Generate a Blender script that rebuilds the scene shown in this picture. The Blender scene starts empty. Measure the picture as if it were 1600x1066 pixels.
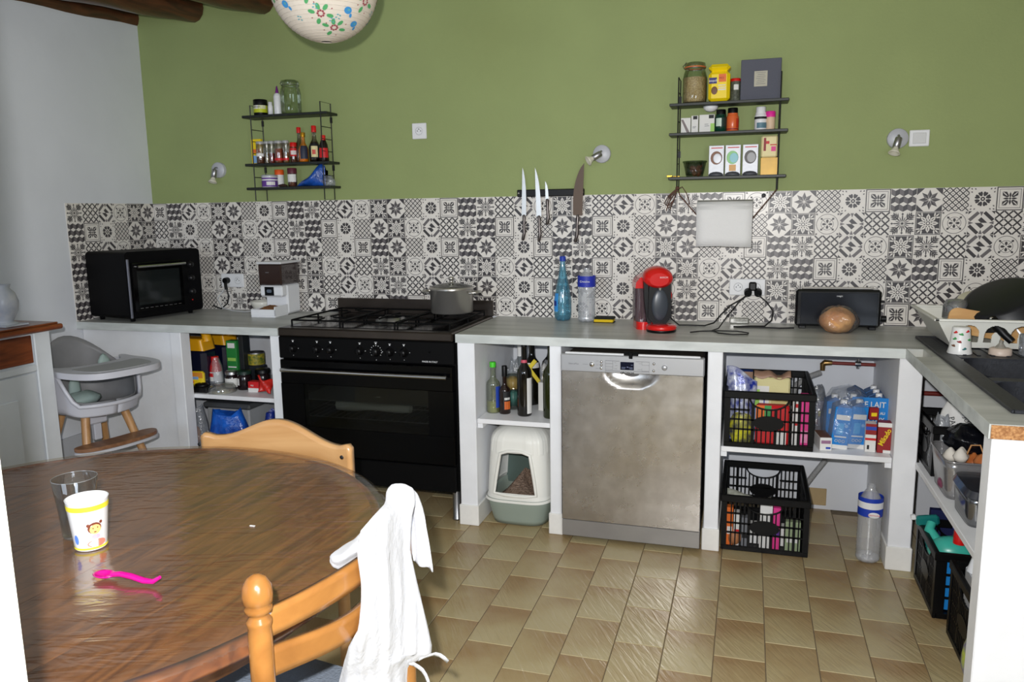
import bpy, bmesh, math, random
from mathutils import Matrix, Vector
from math import pi, sin, cos, radians as R
random.seed(7)
C = bpy.context.scene.collection
SC = bpy.context.scene
# ------------------------------------------------------------------ camera
cam_d = bpy.data.cameras.new('camera'); cam = bpy.data.objects.new('camera', cam_d); C.objects.link(cam)
CAM = Vector((0.7551, -3.8782, 1.4351))
cr = Vector((.95771691, .28735884, -.01425579)); cu = Vector((-.03314917, .15942798, .98665285)); cd = Vector((-.28579619, .94446155, -.16221258))
m = Matrix.Identity(4)
for i in range(3):
    m[i][0] = cr[i]; m[i][1] = cu[i]; m[i][2] = -cd[i]; m[i][3] = CAM[i]
cam.matrix_world = m
cam_d.sensor_width = 36; cam_d.lens = 1224.5 * 36 / 1600; cam_d.clip_start = .02
SC.camera = cam
# ------------------------------------------------------------------ world, flash, window light, exposure
w = bpy.data.worlds.new('World'); SC.world = w; w.use_nodes = True
w.node_tree.nodes['Background'].inputs[0].default_value = (.62, .75, 1, 1)
w.node_tree.nodes['Background'].inputs[1].default_value = .25
def light(name, kind, loc, power, col, size=.1, size_y=None, rot=None, look=None):
    d = bpy.data.lights.new(name, kind); d.energy = power; d.color = col
    if kind == 'AREA':
        d.size = size
        if size_y: d.shape = 'RECTANGLE'; d.size_y = size_y
        else: d.shape = 'DISK'
    o = bpy.data.objects.new(name, d); C.objects.link(o); o.location = loc
    if look is not None: o.rotation_euler = Vector(look).to_track_quat('-Z', 'Y').to_euler()
    return o
# the camera's pop-up flash, a hand's width up and to the left of the lens
light('flash', 'AREA', CAM - .06 * cr + .09 * cu, 70, (1, .985, .97), .035, look=cd)
# daylight from the windows of the room behind the photographer
light('window_light', 'AREA', (-1.2, -6.2, 1.7), 38, (.70, .83, 1), 1.6, 1.3, look=(-.15, 1, -.1))
light('window_light', 'AREA', (1.90, -4.4, 1.6), 58, (.75, .86, 1), 1.2, 1.2, look=(-1, .30, -.1))
SC.view_settings.view_transform = 'Standard'; SC.view_settings.look = 'None'
SC.view_settings.exposure = 0; SC.view_settings.gamma = 1
try: SC.view_settings.use_curve_mapping = False
except Exception: pass
# ------------------------------------------------------------------ materials
def lin(c):
    return tuple(((v/255)/12.92 if v/255 <= .04045 else ((v/255+.055)/1.055)**2.4) for v in c)
_M = {}
def pm(name, col=(128, 128, 128), rough=.5, metal=0, trans=0, alpha=1, var=0, scale=8, bump=0, bscale=60, coat=0, col2=None, stretch=None, emit=0, ior=1.45, sheen=0):
    """principled material, optional object-space noise for colour variation and bump; col in sRGB 0-255"""
    if name in _M: return _M[name]
    mt = bpy.data.materials.new(name); mt.use_nodes = True; nt = mt.node_tree; b = nt.nodes['Principled BSDF']
    L = nt.links; c = lin(col)
    b.inputs['Base Color'].default_value = (*c, 1); b.inputs['Roughness'].default_value = rough
    b.inputs['Metallic'].default_value = metal; b.inputs['Transmission Weight'].default_value = trans
    b.inputs['Coat Weight'].default_value = coat; b.inputs['IOR'].default_value = ior; b.inputs['Alpha'].default_value = alpha
    if sheen: b.inputs['Sheen Weight'].default_value = sheen
    if emit: b.inputs['Emission Color'].default_value = (*c, 1); b.inputs['Emission Strength'].default_value = emit
    tc = nt.nodes.new('ShaderNodeTexCoord'); mp = nt.nodes.new('ShaderNodeMapping'); L.new(tc.outputs['Object'], mp.inputs[0])
    if stretch: mp.inputs['Scale'].default_value = stretch
    if var or col2:
        n = nt.nodes.new('ShaderNodeTexNoise'); n.inputs['Scale'].default_value = scale; n.inputs['Detail'].default_value = 5
        L.new(mp.outputs[0], n.inputs[0])
        rp = nt.nodes.new('ShaderNodeValToRGB'); L.new(n.outputs[0], rp.inputs[0])
        c2 = lin(col2) if col2 else tuple(v*(1-var) for v in c); c1 = c if col2 else tuple(min(1, v*(1+var*.5)) for v in c)
        rp.color_ramp.elements[0].position = .35; rp.color_ramp.elements[1].position = .65
        rp.color_ramp.elements[0].color = (*c2, 1); rp.color_ramp.elements[1].color = (*c1, 1)
        L.new(rp.outputs[0], b.inputs['Base Color'])
    if bump:
        n2 = nt.nodes.new('ShaderNodeTexNoise'); n2.inputs['Scale'].default_value = bscale; n2.inputs['Detail'].default_value = 4
        L.new(mp.outputs[0], n2.inputs[0])
        bp = nt.nodes.new('ShaderNodeBump'); bp.inputs['Strength'].default_value = bump; bp.inputs['Distance'].default_value = .01
        L.new(n2.outputs[0], bp.inputs['Height']); L.new(bp.outputs[0], b.inputs['Normal'])
    _M[name] = mt; return mt
def film(name, tint=(235, 238, 240), gloss=.12, rough=.12, haze=0.0, hz=(220, 224, 228), wr=0, ws=30, fk=.55):
    """thin clear plastic or thin glass: straight-through transmission plus a surface gloss"""
    if name in _M: return _M[name]
    mt = bpy.data.materials.new(name); mt.use_nodes = True; nt = mt.node_tree; nt.nodes.clear(); L = nt.links
    out = nt.nodes.new('ShaderNodeOutputMaterial'); tr = nt.nodes.new('ShaderNodeBsdfTransparent'); gl = nt.nodes.new('ShaderNodeBsdfGlossy')
    df = nt.nodes.new('ShaderNodeBsdfDiffuse'); m1 = nt.nodes.new('ShaderNodeMixShader'); m2 = nt.nodes.new('ShaderNodeMixShader')
    fr = nt.nodes.new('ShaderNodeLayerWeight'); fr.inputs[0].default_value = .35; ma = nt.nodes.new('ShaderNodeMath'); ma.operation = 'MULTIPLY_ADD'
    ma.inputs[1].default_value = fk; ma.inputs[2].default_value = gloss; ma.use_clamp = True
    tr.inputs[0].default_value = (*lin(tint), 1); gl.inputs['Roughness'].default_value = rough; df.inputs[0].default_value = (*lin(hz), 1)
    m1.inputs[0].default_value = haze; L.new(tr.outputs[0], m1.inputs[1]); L.new(df.outputs[0], m1.inputs[2])
    L.new(fr.outputs['Fresnel'], ma.inputs[0]); L.new(ma.outputs[0], m2.inputs[0]); L.new(m1.outputs[0], m2.inputs[1]); L.new(gl.outputs[0], m2.inputs[2])
    if wr:
        tc = nt.nodes.new('ShaderNodeTexCoord'); n2 = nt.nodes.new('ShaderNodeTexNoise'); n2.inputs['Scale'].default_value = ws; n2.inputs['Detail'].default_value = 3
        L.new(tc.outputs['Object'], n2.inputs[0]); bp = nt.nodes.new('ShaderNodeBump'); bp.inputs['Strength'].default_value = wr; bp.inputs['Distance'].default_value = .02
        L.new(n2.outputs[0], bp.inputs['Height']); L.new(bp.outputs[0], gl.inputs['Normal']); L.new(bp.outputs[0], fr.inputs['Normal'])
    L.new(m2.outputs[0], out.inputs[0]); _M[name] = mt; return mt
def wood(name, c1, c2, rough=.35, scale=3, stretch=(1, 12, 12), coat=.3, dist=2.5, bump=.05):
    if name in _M: return _M[name]
    mt = bpy.data.materials.new(name); mt.use_nodes = True; nt = mt.node_tree; b = nt.nodes['Principled BSDF']; L = nt.links
    tc = nt.nodes.new('ShaderNodeTexCoord'); mp = nt.nodes.new('ShaderNodeMapping'); mp.inputs['Scale'].default_value = stretch
    L.new(tc.outputs['Object'], mp.inputs[0]); n = nt.nodes.new('ShaderNodeTexNoise'); n.inputs['Scale'].default_value = scale
    n.inputs['Detail'].default_value = 8; n.inputs['Distortion'].default_value = dist; L.new(mp.outputs[0], n.inputs[0])
    rp = nt.nodes.new('ShaderNodeValToRGB'); rp.color_ramp.elements[0].position = .32; rp.color_ramp.elements[1].position = .68
    rp.color_ramp.elements[0].color = (*lin(c1), 1); rp.color_ramp.elements[1].color = (*lin(c2), 1); L.new(n.outputs[0], rp.inputs[0])
    L.new(rp.outputs[0], b.inputs['Base Color']); b.inputs['Roughness'].default_value = rough; b.inputs['Coat Weight'].default_value = coat
    b.inputs['Coat Roughness'].default_value = .15
    bp = nt.nodes.new('ShaderNodeBump'); bp.inputs['Strength'].default_value = bump; bp.inputs['Distance'].default_value = .005
    L.new(n.outputs[0], bp.inputs['Height']); L.new(bp.outputs[0], b.inputs['Normal']); _M[name] = mt; return mt
WHITE = pm('white plaster paint', (234, 236, 240), .6, var=.06, scale=5, bump=.12, bscale=25)
WALLW = pm('white wall paint', (216, 219, 225), .75, var=.05, scale=2, bump=.15, bscale=12)
GREEN = pm('green wall paint', (145, 158, 103), .7, var=.04, scale=3, bump=.08, bscale=90)
CEIL = pm('ceiling plaster', (190, 188, 180), .8, var=.1, bump=.3, bscale=15)
ROOM = pm('room wall paint', (140, 136, 128), .8, var=.05)
BEAM = wood('dark beam wood', (50, 24, 14), (92, 46, 26), .4, 4, (6, 1, 6), .3, 1.5, .5)
BLACK = pm('black plastic', (7, 7, 9), .4, ior=1.35)
BLACKM = pm('black matt metal', (6, 6, 7), .6, ior=1.22)
BLACKG = pm('black enamel', (4, 4, 5), .12, ior=1.3)
WIRE = pm('black wire', (12, 12, 12), .45)
STEEL = pm('polished steel', (200, 196, 190), .28, .85, var=.05)
CHROME = pm('chrome', (215, 215, 215), .12, 1)
SATIN = pm('satin steel', (170, 170, 172), .35, 1)
WPL = pm('white plastic', (225, 226, 228), .35)
PAPERW = pm('white paper', (222, 221, 218), .7)
DARKTXT = pm('dark print', (25, 25, 28), .6)
GREYTXT = pm('grey print', (110, 110, 115), .6)
RED = pm('red plastic', (205, 22, 20), .3, coat=.3)
CLEAR = film('clear plastic', gloss=.06, rough=.08)
GLASS = film('clear glass', (240, 244, 240), gloss=.06, rough=.03)
BAG = film('crinkled clear bag', (244, 246, 250), gloss=.10, rough=.25, haze=.2, wr=1, ws=28, fk=.2)
# ------------------------------------------------------------------ mesh builder
class B:
    def __init__(s): s.v = []; s.f = []; s.m = []; s.s = []
    def add(s, vs, fs, mi=0, T=None, sm=False):
        o = len(s.v); s.v += [tuple(T @ Vector(p)) if T else tuple(p) for p in vs]
        for f in fs: s.f.append(tuple(o+i for i in f)); s.m.append(mi); s.s.append(sm)
        return s
    def box(s, x0, x1, y0, y1, z0, z1, c=0, mi=0, T=None):
        if c <= 0:
            vs = [(x, y, z) for x in (x0, x1) for y in (y0, y1) for z in (z0, z1)]
            return s.add(vs, [(0, 1, 3, 2), (4, 6, 7, 5), (0, 4, 5, 1), (2, 3, 7, 6), (0, 2, 6, 4), (1, 5, 7, 3)], mi, T)
        c = min(c, .49*min(x1-x0, y1-y0, z1-z0)); vs = []; fs = []; idx = {}
        for ix, x in enumerate((x0, x1)):
            for iy, y in enumerate((y0, y1)):
                for iz, z in enumerate((z0, z1)):
                    sx, sy, sz = 1-2*ix, 1-2*iy, 1-2*iz
                    for a, pt in enumerate(((x, y+sy*c, z+sz*c), (x+sx*c, y, z+sz*c), (x+sx*c, y+sy*c, z))):
                        idx[ix, iy, iz, a] = len(vs); vs.append(pt)
        I = lambda a, b, c_, k: idx[a, b, c_, k]
        for e in (0, 1):
            fs.append([I(e, 0, 0, 0), I(e, 0, 1, 0), I(e, 1, 1, 0), I(e, 1, 0, 0)][::1 if e == 0 else -1])
            fs.append([I(0, e, 0, 1), I(1, e, 0, 1), I(1, e, 1, 1), I(0, e, 1, 1)][::1 if e == 0 else -1])
            fs.append([I(0, 0, e, 2), I(0, 1, e, 2), I(1, 1, e, 2), I(1, 0, e, 2)][::1 if e == 0 else -1])
        for a in (0, 1):
            for b in (0, 1):
                fs.append([I(a, b, 0, 0), I(a, b, 0, 1), I(a, b, 1, 1), I(a, b, 1, 0)])
                fs.append([I(a, 0, b, 0), I(a, 0, b, 2), I(a, 1, b, 2), I(a, 1, b, 0)])
                fs.append([I(0, a, b, 1), I(0, a, b, 2), I(1, a, b, 2), I(1, a, b, 1)])
                for d in (0, 1): fs.append([I(a, b, d, 0), I(a, b, d, 1), I(a, b, d, 2)])
        return s.add(vs, fs, mi, T)
    def lathe(s, prof, n=20, mi=0, T=None, sm=True, a0=0, a1=2*pi, sx=1, sy=1):
        full = abs(a1-a0-2*pi) < 1e-6; vs = []; fs = []; k = n if full else n+1
        for r, z in prof:
            for i in range(k):
                a = a0+(a1-a0)*i/n; vs.append((max(r, 1e-5)*cos(a)*sx, max(r, 1e-5)*sin(a)*sy, z))
        for j in range(len(prof)-1):
            for i in range(n):
                i2 = (i+1) % k if full else i+1
                fs.append((j*k+i, j*k+i2, (j+1)*k+i2, (j+1)*k+i))
        return s.add(vs, fs, mi, T, sm)
    def tube(s, pts, r, n=8, mi=0, T=None, cap=True, sm=True, closed=False):
        pts = [Vector(p) for p in pts]; rr = r if isinstance(r, (list, tuple)) else [r]*len(pts); vs = []; fs = []; N = len(pts)
        ref = None
        for i, p in enumerate(pts):
            if closed: t = pts[(i+1) % N]-pts[i-1]
            else: t = pts[min(i+1, N-1)]-pts[max(i-1, 0)]
            if t.length < 1e-9: t = Vector((0, 0, 1))
            t.normalize()
            if ref is None: ref = t.orthogonal().normalized()
            else:
                ref = ref-t*ref.dot(t); ref = ref.normalized() if ref.length > 1e-6 else t.orthogonal().normalized()
            b = t.cross(ref)
            for k in range(n): a = 2*pi*k/n; vs.append(p+(ref*cos(a)+b*sin(a))*rr[i])
        for i in range(N if closed else N-1):
            j = (i+1) % N
            for k in range(n): fs.append((i*n+k, i*n+(k+1) % n, j*n+(k+1) % n, j*n+k))
        s.add(vs, fs, mi, T, sm)
        if cap and not closed: s.add(vs[:n], [tuple(range(n))[::-1]], mi, T); s.add(vs[-n:], [tuple(range(n))], mi, T)
        return s
    def prism(s, poly, z0, z1, mi=0, T=None, sm=False):
        n = len(poly); vs = [(x, y, z0) for x, y in poly]+[(x, y, z1) for x, y in poly]
        fs = [tuple(range(n))[::-1], tuple(range(n, 2*n))]; s.add(vs, fs, mi, T)
        return s.add(vs, [(i, (i+1) % n, n+(i+1) % n, n+i) for i in range(n)], mi, T, sm)
    def sheet(s, fn, nu, nv, mi=0, T=None, sm=True, thick=0):
        P = [[Vector(fn(i/nu, j/nv)) for j in range(nv+1)] for i in range(nu+1)]
        g = lambda i, j: i*(nv+1)+j
        vs = [p for r_ in P for p in r_]; fs = [(g(i, j), g(i+1, j), g(i+1, j+1), g(i, j+1)) for i in range(nu) for j in range(nv)]
        s.add(vs, fs, mi, T, sm)
        if thick:
            Q = []
            for i in range(nu+1):
                for j in range(nv+1):
                    a = P[min(i+1, nu)][j]-P[max(i-1, 0)][j]; b = P[i][min(j+1, nv)]-P[i][max(j-1, 0)]; n_ = a.cross(b)
                    n_ = n_.normalized() if n_.length > 1e-12 else Vector((0, 0, 1)); Q.append(P[i][j]-n_*thick)
            s.add(Q, [f[::-1] for f in fs], mi, T, sm)
            o = len(s.v)-len(Q); o1 = o-len(Q)
            edge = [g(i, 0) for i in range(nu+1)]+[g(nu, j) for j in range(1, nv+1)]+[g(i, nv) for i in range(nu-1, -1, -1)]+[g(0, j) for j in range(nv-1, 0, -1)]
            for k in range(len(edge)):
                a, b = edge[k], edge[(k+1) % len(edge)]; s.f.append((o1+a, o+a, o+b, o1+b)); s.m.append(mi); s.s.append(sm)
        return s
    def ell(s, c, r, n=16, mi=0, T=None, wob=0, seed=0, flat=None):
        rnd = random.Random(seed); ph = [rnd.uniform(0, 6.3) for _ in range(6)]; vs = []; fs = []; h = n//2
        for j in range(h+1):
            t = pi*j/h
            for i in range(n):
                a = 2*pi*i/n; q = 1+wob*(sin(3*a+ph[0])*sin(2*t+ph[1])+.6*sin(5*a+ph[2]+3*t)+.5*sin(2*a+ph[3]+5*t))
                z = -cos(t)*r[2]*q
                if flat is not None: z = max(z, flat)
                vs.append((c[0]+r[0]*q*sin(t)*cos(a), c[1]+r[1]*q*sin(t)*sin(a), c[2]+z))
        for j in range(h):
            for i in range(n): fs.append((j*n+i, j*n+(i+1) % n, (j+1)*n+(i+1) % n, (j+1)*n+i))
        return s.add(vs, fs, mi, T, True)
    def mesh(s, name, mats):
        me = bpy.data.meshes.new(name); me.from_pydata(s.v, [], s.f)
        for mt in (mats if isinstance(mats, (list, tuple)) else [mats]): me.materials.append(mt)
        me.polygons.foreach_set('material_index', s.m); me.polygons.foreach_set('use_smooth', s.s); me.update(); return me
    def build(s, name, mats, parent=None, loc=None, rot=None, label=None):
        o = bpy.data.objects.new(name, s.mesh(name, mats)); C.objects.link(o)
        if parent: o.parent = parent
        if loc: o.location = loc
        if rot: o.rotation_euler = rot
        if label: o['label'] = label
        return o
def thing(name, label, cat, loc=(0, 0, 0), rz=0, group=None):
    o = bpy.data.objects.new(name, None); C.objects.link(o); o.location = loc; o.rotation_euler = (0, 0, rz); o.empty_display_size = .05
    o['label'] = label; o['category'] = cat
    if group: o['group'] = group
    return o
def tag(o, label, cat, group=None):
    o['label'] = label; o['category'] = cat
    if group: o['group'] = group
    return o
def struct(name, b, mats, parent=None):
    o = b.build(name, mats, parent)
    if parent is None: o['kind'] = 'structure'
    return o
RX = Matrix.Rotation
def TR(x, y, z, rx=0, ry=0, rz=0): return Matrix.Translation((x, y, z)) @ RX(rz, 4, 'Z') @ RX(ry, 4, 'Y') @ RX(rx, 4, 'X')
def txt(body, size, mat, parent, loc, rot=(pi/2, 0, 0), align='CENTER', sx=1, bold=0, name='lettering', ext=.0003, label=None):
    cv = bpy.data.curves.new('t', 'FONT'); cv.body = body; cv.size = size; cv.align_x = align; cv.align_y = 'CENTER'; cv.extrude = ext; cv.offset = bold
    cv.resolution_u = 2
    to = bpy.data.objects.new('t', cv); C.objects.link(to)
    me = bpy.data.meshes.new_from_object(to.evaluated_get(bpy.context.evaluated_depsgraph_get()))
    bpy.data.objects.remove(to)
    me.materials.clear(); me.materials.append(mat)
    o = bpy.data.objects.new(name, me); C.objects.link(o); o.parent = parent; o.location = loc; o.rotation_euler = rot; o.scale = (sx, 1, 1)
    if label: o['label'] = label
    return o
# ================================================================== SETTING
XL, XR, YF, ZC = -2.6156, 1.975, -6.6, 2.68
struct('wall_back', B().box(XL-.1, XR+.1, 0, .12, 0, ZC), [GREEN])
struct('trim_1', B().box(XL, XR, -.006, 0, 0, .90), [WALLW])      # white painted lower part of the back wall, under the worktop
struct('wall_left', B().box(XL-.12, XL, YF, 0, 0, ZC), [WALLW])
struct('wall_right', B().box(XR, XR+.12, YF, 0, 0, ZC), [pm('right wall paint', (176, 166, 150), .8, var=.1, scale=4)])
struct('wall_front', B().box(XL-.1, XR+.1, YF-.12, YF, 0, ZC), [ROOM])
struct('ceiling', B().box(XL-.1, XR+.1, YF-.1, .12, ZC, ZC+.1), [CEIL])
struct('baseboard_left', B().box(XL, XL+.012, YF, -.64, 0, .31, .003).box(XL+.012, XL+.016, YF, -.64, .302, .31), [pm('white baseboard', (188, 191, 197), .5)])
sub = pm('mortar bed', (112, 98, 78), .9, var=.2, scale=30)
fl = struct('floor', B().box(XL-.1, XR+.1, YF, .1, -.05, -.0025), [sub])
# floor tiles
def tile_mat():
    mt = bpy.data.materials.new('beige floor tile'); mt.use_nodes = True; nt = mt.node_tree; b = nt.nodes['Principled BSDF']; L = nt.links
    tc = nt.nodes.new('ShaderNodeTexCoord'); oi = nt.nodes.new('ShaderNodeObjectInfo')
    ad = nt.nodes.new('ShaderNodeVectorMath'); ad.operation = 'ADD'; L.new(tc.outputs['Object'], ad.inputs[0]); L.new(oi.outputs['Location'], ad.inputs[1])
    n = nt.nodes.new('ShaderNodeTexNoise'); n.inputs['Scale'].default_value = 5; n.inputs['Detail'].default_value = 6; L.new(ad.outputs[0], n.inputs[0])
    sp = nt.nodes.new('ShaderNodeSeparateXYZ'); L.new(tc.outputs['Object'], sp.inputs[0])
    m1 = nt.nodes.new('ShaderNodeMath'); m1.operation = 'MULTIPLY_ADD'; L.new(sp.outputs[1], m1.inputs[0]); m1.inputs[1].default_value = 2.2; L.new(n.outputs[0], m1.inputs[2])
    m2 = nt.nodes.new('ShaderNodeMath'); m2.operation = 'MULTIPLY_ADD'; L.new(oi.outputs['Random'], m2.inputs[0]); m2.inputs[1].default_value = .22; L.new(m1.outputs[0], m2.inputs[2])
    rp = nt.nodes.new('ShaderNodeValToRGB'); L.new(m2.outputs[0], rp.inputs[0]); e = rp.color_ramp.elements
    e[0].position = .30; e[0].color = (*lin((178, 164, 126)), 1); e[1].position = .95; e[1].color = (*lin((150, 122, 84)), 1)
    e2 = rp.color_ramp.elements.new(.62); e2.color = (*lin((168, 149, 110)), 1)
    L.new(rp.outputs[0], b.inputs['Base Color']); b.inputs['Roughness'].default_value = .28
    mr = nt.nodes.new('ShaderNodeMapping'); mr.inputs['Rotation'].default_value = (0, 0, R(58)); L.new(ad.outputs[0], mr.inputs[0])
    mp = nt.nodes.new('ShaderNodeMapping'); mp.inputs['Scale'].default_value = (9, 60, 9); L.new(mr.outputs[0], mp.inputs[0])
    n2 = nt.nodes.new('ShaderNodeTexNoise'); n2.inputs['Scale'].default_value = .9; n2.inputs['Detail'].default_value = 3; n2.inputs['Distortion'].default_value = .8; L.new(mp.outputs[0], n2.inputs[0])
    bp = nt.nodes.new('ShaderNodeBump'); bp.inputs['Strength'].default_value = .45; bp.inputs['Distance'].default_value = .006
    L.new(n2.outputs[0], bp.inputs['Height']); L.new(bp.outputs[0], b.inputs['Normal']); return mt
TM = tile_mat(); tw, tl = .1618, .25
tmesh = B().box(-tw/2+.0014, tw/2-.0014, -tl/2+.0014, tl/2-.0014, -.006, 0, .0012).mesh('tile', TM)
rest = B()
for i in range(-18, 13):
    x = .0405+tw*(i+.5)
    y0 = -.0635 if i % 2 else -.189   # brick bond: neighbouring rows shifted by half a tile
    for j in range(-1, 27):
        y = y0-.0+tl*.5-j*tl+.0
        if x-tw/2 < XL or x > XR or y-tl/2 < YF or y > .05: continue
        zz = random.uniform(-.0006, .0004)
        if -1.05 < x and y > -2.2:
            o = bpy.data.objects.new('floor_tile', tmesh); C.objects.link(o); o.parent = fl; o.location = (x, y-.0, zz)
        else: rest.box(x-tw/2+.0014, x+tw/2-.0014, y-tl/2+.0014, y+tl/2-.0014, -.006, zz)
o = rest.build('floor_tiles', TM, fl); o['kind'] = 'stuff'
# ---- patterned backsplash tiles: flat printed ornament as thin inlays on shared meshes
TL = pm('tile off white', (222, 217, 210), .3, var=.04, scale=15); TD = pm('tile dark print', (60, 56, 58), .35); TG = pm('tile grey print', (102, 97, 98), .35)
def orn(kind):
    b = B(); g = .4915
    b.box(-g, g, -g, g, -.05, 0)
    lay = [0]
    def P(poly, mi=1, z=None):
        z = .002 if z is None else z
        b.add([(x, y, z) for x, y in poly], [tuple(range(len(poly)))], mi)
    def rot(poly, a): return [(x*cos(a)-y*sin(a), x*sin(a)+y*cos(a)) for x, y in poly]
    def ring(r0, r1, mi=1, z=None, n=20, a0=0, a1=2*pi, c=(0, 0)):
        for i in range(n):
            a, c2 = a0+(a1-a0)*i/n, a0+(a1-a0)*(i+1)/n
            P([(c[0]+r0*cos(a), c[1]+r0*sin(a)), (c[0]+r1*cos(a), c[1]+r1*sin(a)), (c[0]+r1*cos(c2), c[1]+r1*sin(c2)), (c[0]+r0*cos(c2), c[1]+r0*sin(c2))], mi, z)
    def disc(c, r, mi=1, z=None, n=10): P([(c[0]+r*cos(2*pi*i/n), c[1]+r*sin(2*pi*i/n)) for i in range(n)], mi, z)
    def leaf(x0, y0, x1, y1, w, mi=1, z=None):
        dx, dy = x1-x0, y1-y0; L_ = math.hypot(dx, dy); nx, ny = -dy/L_*w, dx/L_*w
        P([(x0, y0), (x0+.3*dx-nx*.85, y0+.3*dy-ny*.85), (x0+.6*dx-nx*.85, y0+.6*dy-ny*.85), (x1, y1), (x0+.6*dx+nx*.85, y0+.6*dy+ny*.85), (x0+.3*dx+nx*.85, y0+.3*dy+ny*.85)], mi, z)
    def line(x0, y0, x1, y1, w, mi=1, z=None):
        dx, dy = x1-x0, y1-y0; L_ = math.hypot(dx, dy); nx, ny = -dy/L_*w/2, dx/L_*w/2
        P([(x0-nx, y0-ny), (x1-nx, y1-ny), (x1+nx, y1+ny), (x0+nx, y0+ny)], mi, z)
    if kind == 'star':
        for k in range(4): P(rot([(g, g), (.20, g), (g, .20)], k*pi/2))
        for k in range(8):
            a = k*pi/4; q = rot([(.03, 0), (.21, -.085), (.43, 0)], a); q2 = rot([(.03, 0), (.43, 0), (.21, .085)], a); P(q, 1); P(q2, 2)
    elif kind == 'lat1':
        n = 4
        for i in range(-n, n+1):
            o_ = i/n
            for s_ in (1, -1):
                t0 = max(-g, -g-o_*1.0); t1 = min(g, g-o_*1.0)
                if t1-t0 > .03: line(t0, s_*(t0+o_), t1, s_*(t1+o_), .042, 1, .002 if s_ > 0 else .003)
        for i in range(n):
            for j in range(n):
                for c in (((i+.5)/n-.5, (j)/n-.5), ((i)/n-.5, (j+.5)/n-.5)):
                    if abs(c[0]) < .46 and abs(c[1]) < .46: P([(c[0]-.028, c[1]), (c[0], c[1]-.028), (c[0]+.028, c[1]), (c[0], c[1]+.028)], 2, .002)
    elif kind == 'gear':
        for k in range(8):
            a = k*pi/4+pi/8; P(rot([(.12, -.02), (.20, -.075), (.29, -.085), (.315, -.03), (.28, 0), (.315, .03), (.29, .085), (.20, .075), (.12, .02)], a), 1)
        ring(.035, .09, 1, n=12)
        for k in range(4):
            a = k*pi/2+pi/4
            for dx, dy in ((.60, 0), (.50, .09), (.50, -.09)): P(rot([(dx-.045, dy), (dx, dy-.035), (dx+.05, dy), (dx, dy+.035)], a), 2)
    elif kind == 'frame':
        for r0, w_, mi in ((.455, .035, 1), (.375, .02, 2)):
            for k in range(4): P(rot([(-r0-w_, r0), (r0+w_, r0), (r0+w_, r0+w_), (-r0-w_, r0+w_)] if r0 < .42 else [(-g, r0), (g, r0), (g, g), (-g, g)], k*pi/2), mi)
        for k in range(4):
            a = k*pi/2
            P(rot([(.06, .06), (.13, .05), (.28, .13), (.29, .29), (.13, .28), (.05, .13)], a), 1); leaf(*rot([(.10, .10), (.30, .30)], a)[0], *rot([(.10, .10), (.30, .30)], a)[1], .022, 0, .004)
            leaf(*rot([(.03, 0), (.27, 0)], a)[0], *rot([(.03, 0), (.27, 0)], a)[1], .045, 1)
        disc((0, 0), .04, 1, .003)
    elif kind == 'zig':
        P([(-g, -g), (g, -g), (g, g), (-g, g)], 1, .001)
        for j in range(4):
            yc = -.5+j/3+(1/3)*.0; 
            for i in range(4):
                xc = -.5+(i+(.5 if j % 2 else 0))/3
                q = [(xc-.160, yc), (xc, yc+.095), (xc+.160, yc), (xc, yc-.095)]
                if 1: q = [(max(-g, min(g, x)), max(-g, min(g, y))) for x, y in q]
                if not (j in (0,) and False): P(q, 0, .003)
            for i in range(3):
                if j < 3:
                    xa = -.5+(i+(.5 if j % 2 else 0))/3+1/6; xa = min(xa, g)
                    P([(max(-g, xa-1/6+.0), yc+.105), (xa, yc+.01), (xa, yc+.225), (max(-g, xa-1/6), yc+.32)], 2, .002)
    elif kind == 'snow':
        for k in range(8):
            a = k*pi/4; L_ = .46 if k % 2 == 0 else .60
            leaf(*rot([(.05, 0), (L_, 0)], a)[0], *rot([(.05, 0), (L_, 0)], a)[1], .030, 1)
            if k % 2:
                for s_ in (1, -1):
                    for q0, q1, dy in ((.26, .46, .20), (.34, .53, .15), (.43, .60, .10)):
                        u0, u1 = rot([(q0, 0), (q1, s_*dy)], a); leaf(*u0, *u1, .036, 1)
            else: P(rot([(.36, 0), (.40, -.05), (.47, 0), (.40, .05)], a), 1)
            u0, u1 = rot([(.06, 0), (.33, 0)], a+pi/8); leaf(*u0, *u1, .026, 2)
        disc((0, 0), .055, 1, .003)
    elif kind == 'lat2':
        for i in range(-3, 4):
            o_ = i/3
            for s_ in (1, -1):
                t0 = max(-g, -g-o_); t1 = min(g, g-o_)
                if t1-t0 > .05: line(t0, s_*(t0+o_), t1, s_*(t1+o_), .062, 1, .002 if s_ > 0 else .003)
        for i in range(4):
            for j in range(4):
                c = (i/3-.5, j/3-.5)
                if abs(c[0]) < .45 and abs(c[1]) < .45: P([(c[0]-.03, c[1]), (c[0], c[1]-.03), (c[0]+.03, c[1]), (c[0], c[1]+.03)], 0, .004)
    elif kind == 'pin':
        for k in range(4):
            a = k*pi/2
            P(rot([(0, 0), (.24, 0), (0, .24)], a) if k % 2 == 0 else rot([(0, 0), (.24, 0), (.12, .12)], a), 1)
            P(rot([(.06, .40), (.16, .49), (.49, .16), (.40, .06)], a), 2 if k % 2 else 1)
            P(rot([(g, g), (.36, g), (g, .36)], a), 1); P(rot([(.28, 0), (.47, -.07), (.47, .07)], a), 2)
    elif kind == 'circ':
        ring(.43, .455, 2, n=28); ring(.245, .265, 2, n=20)
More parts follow.
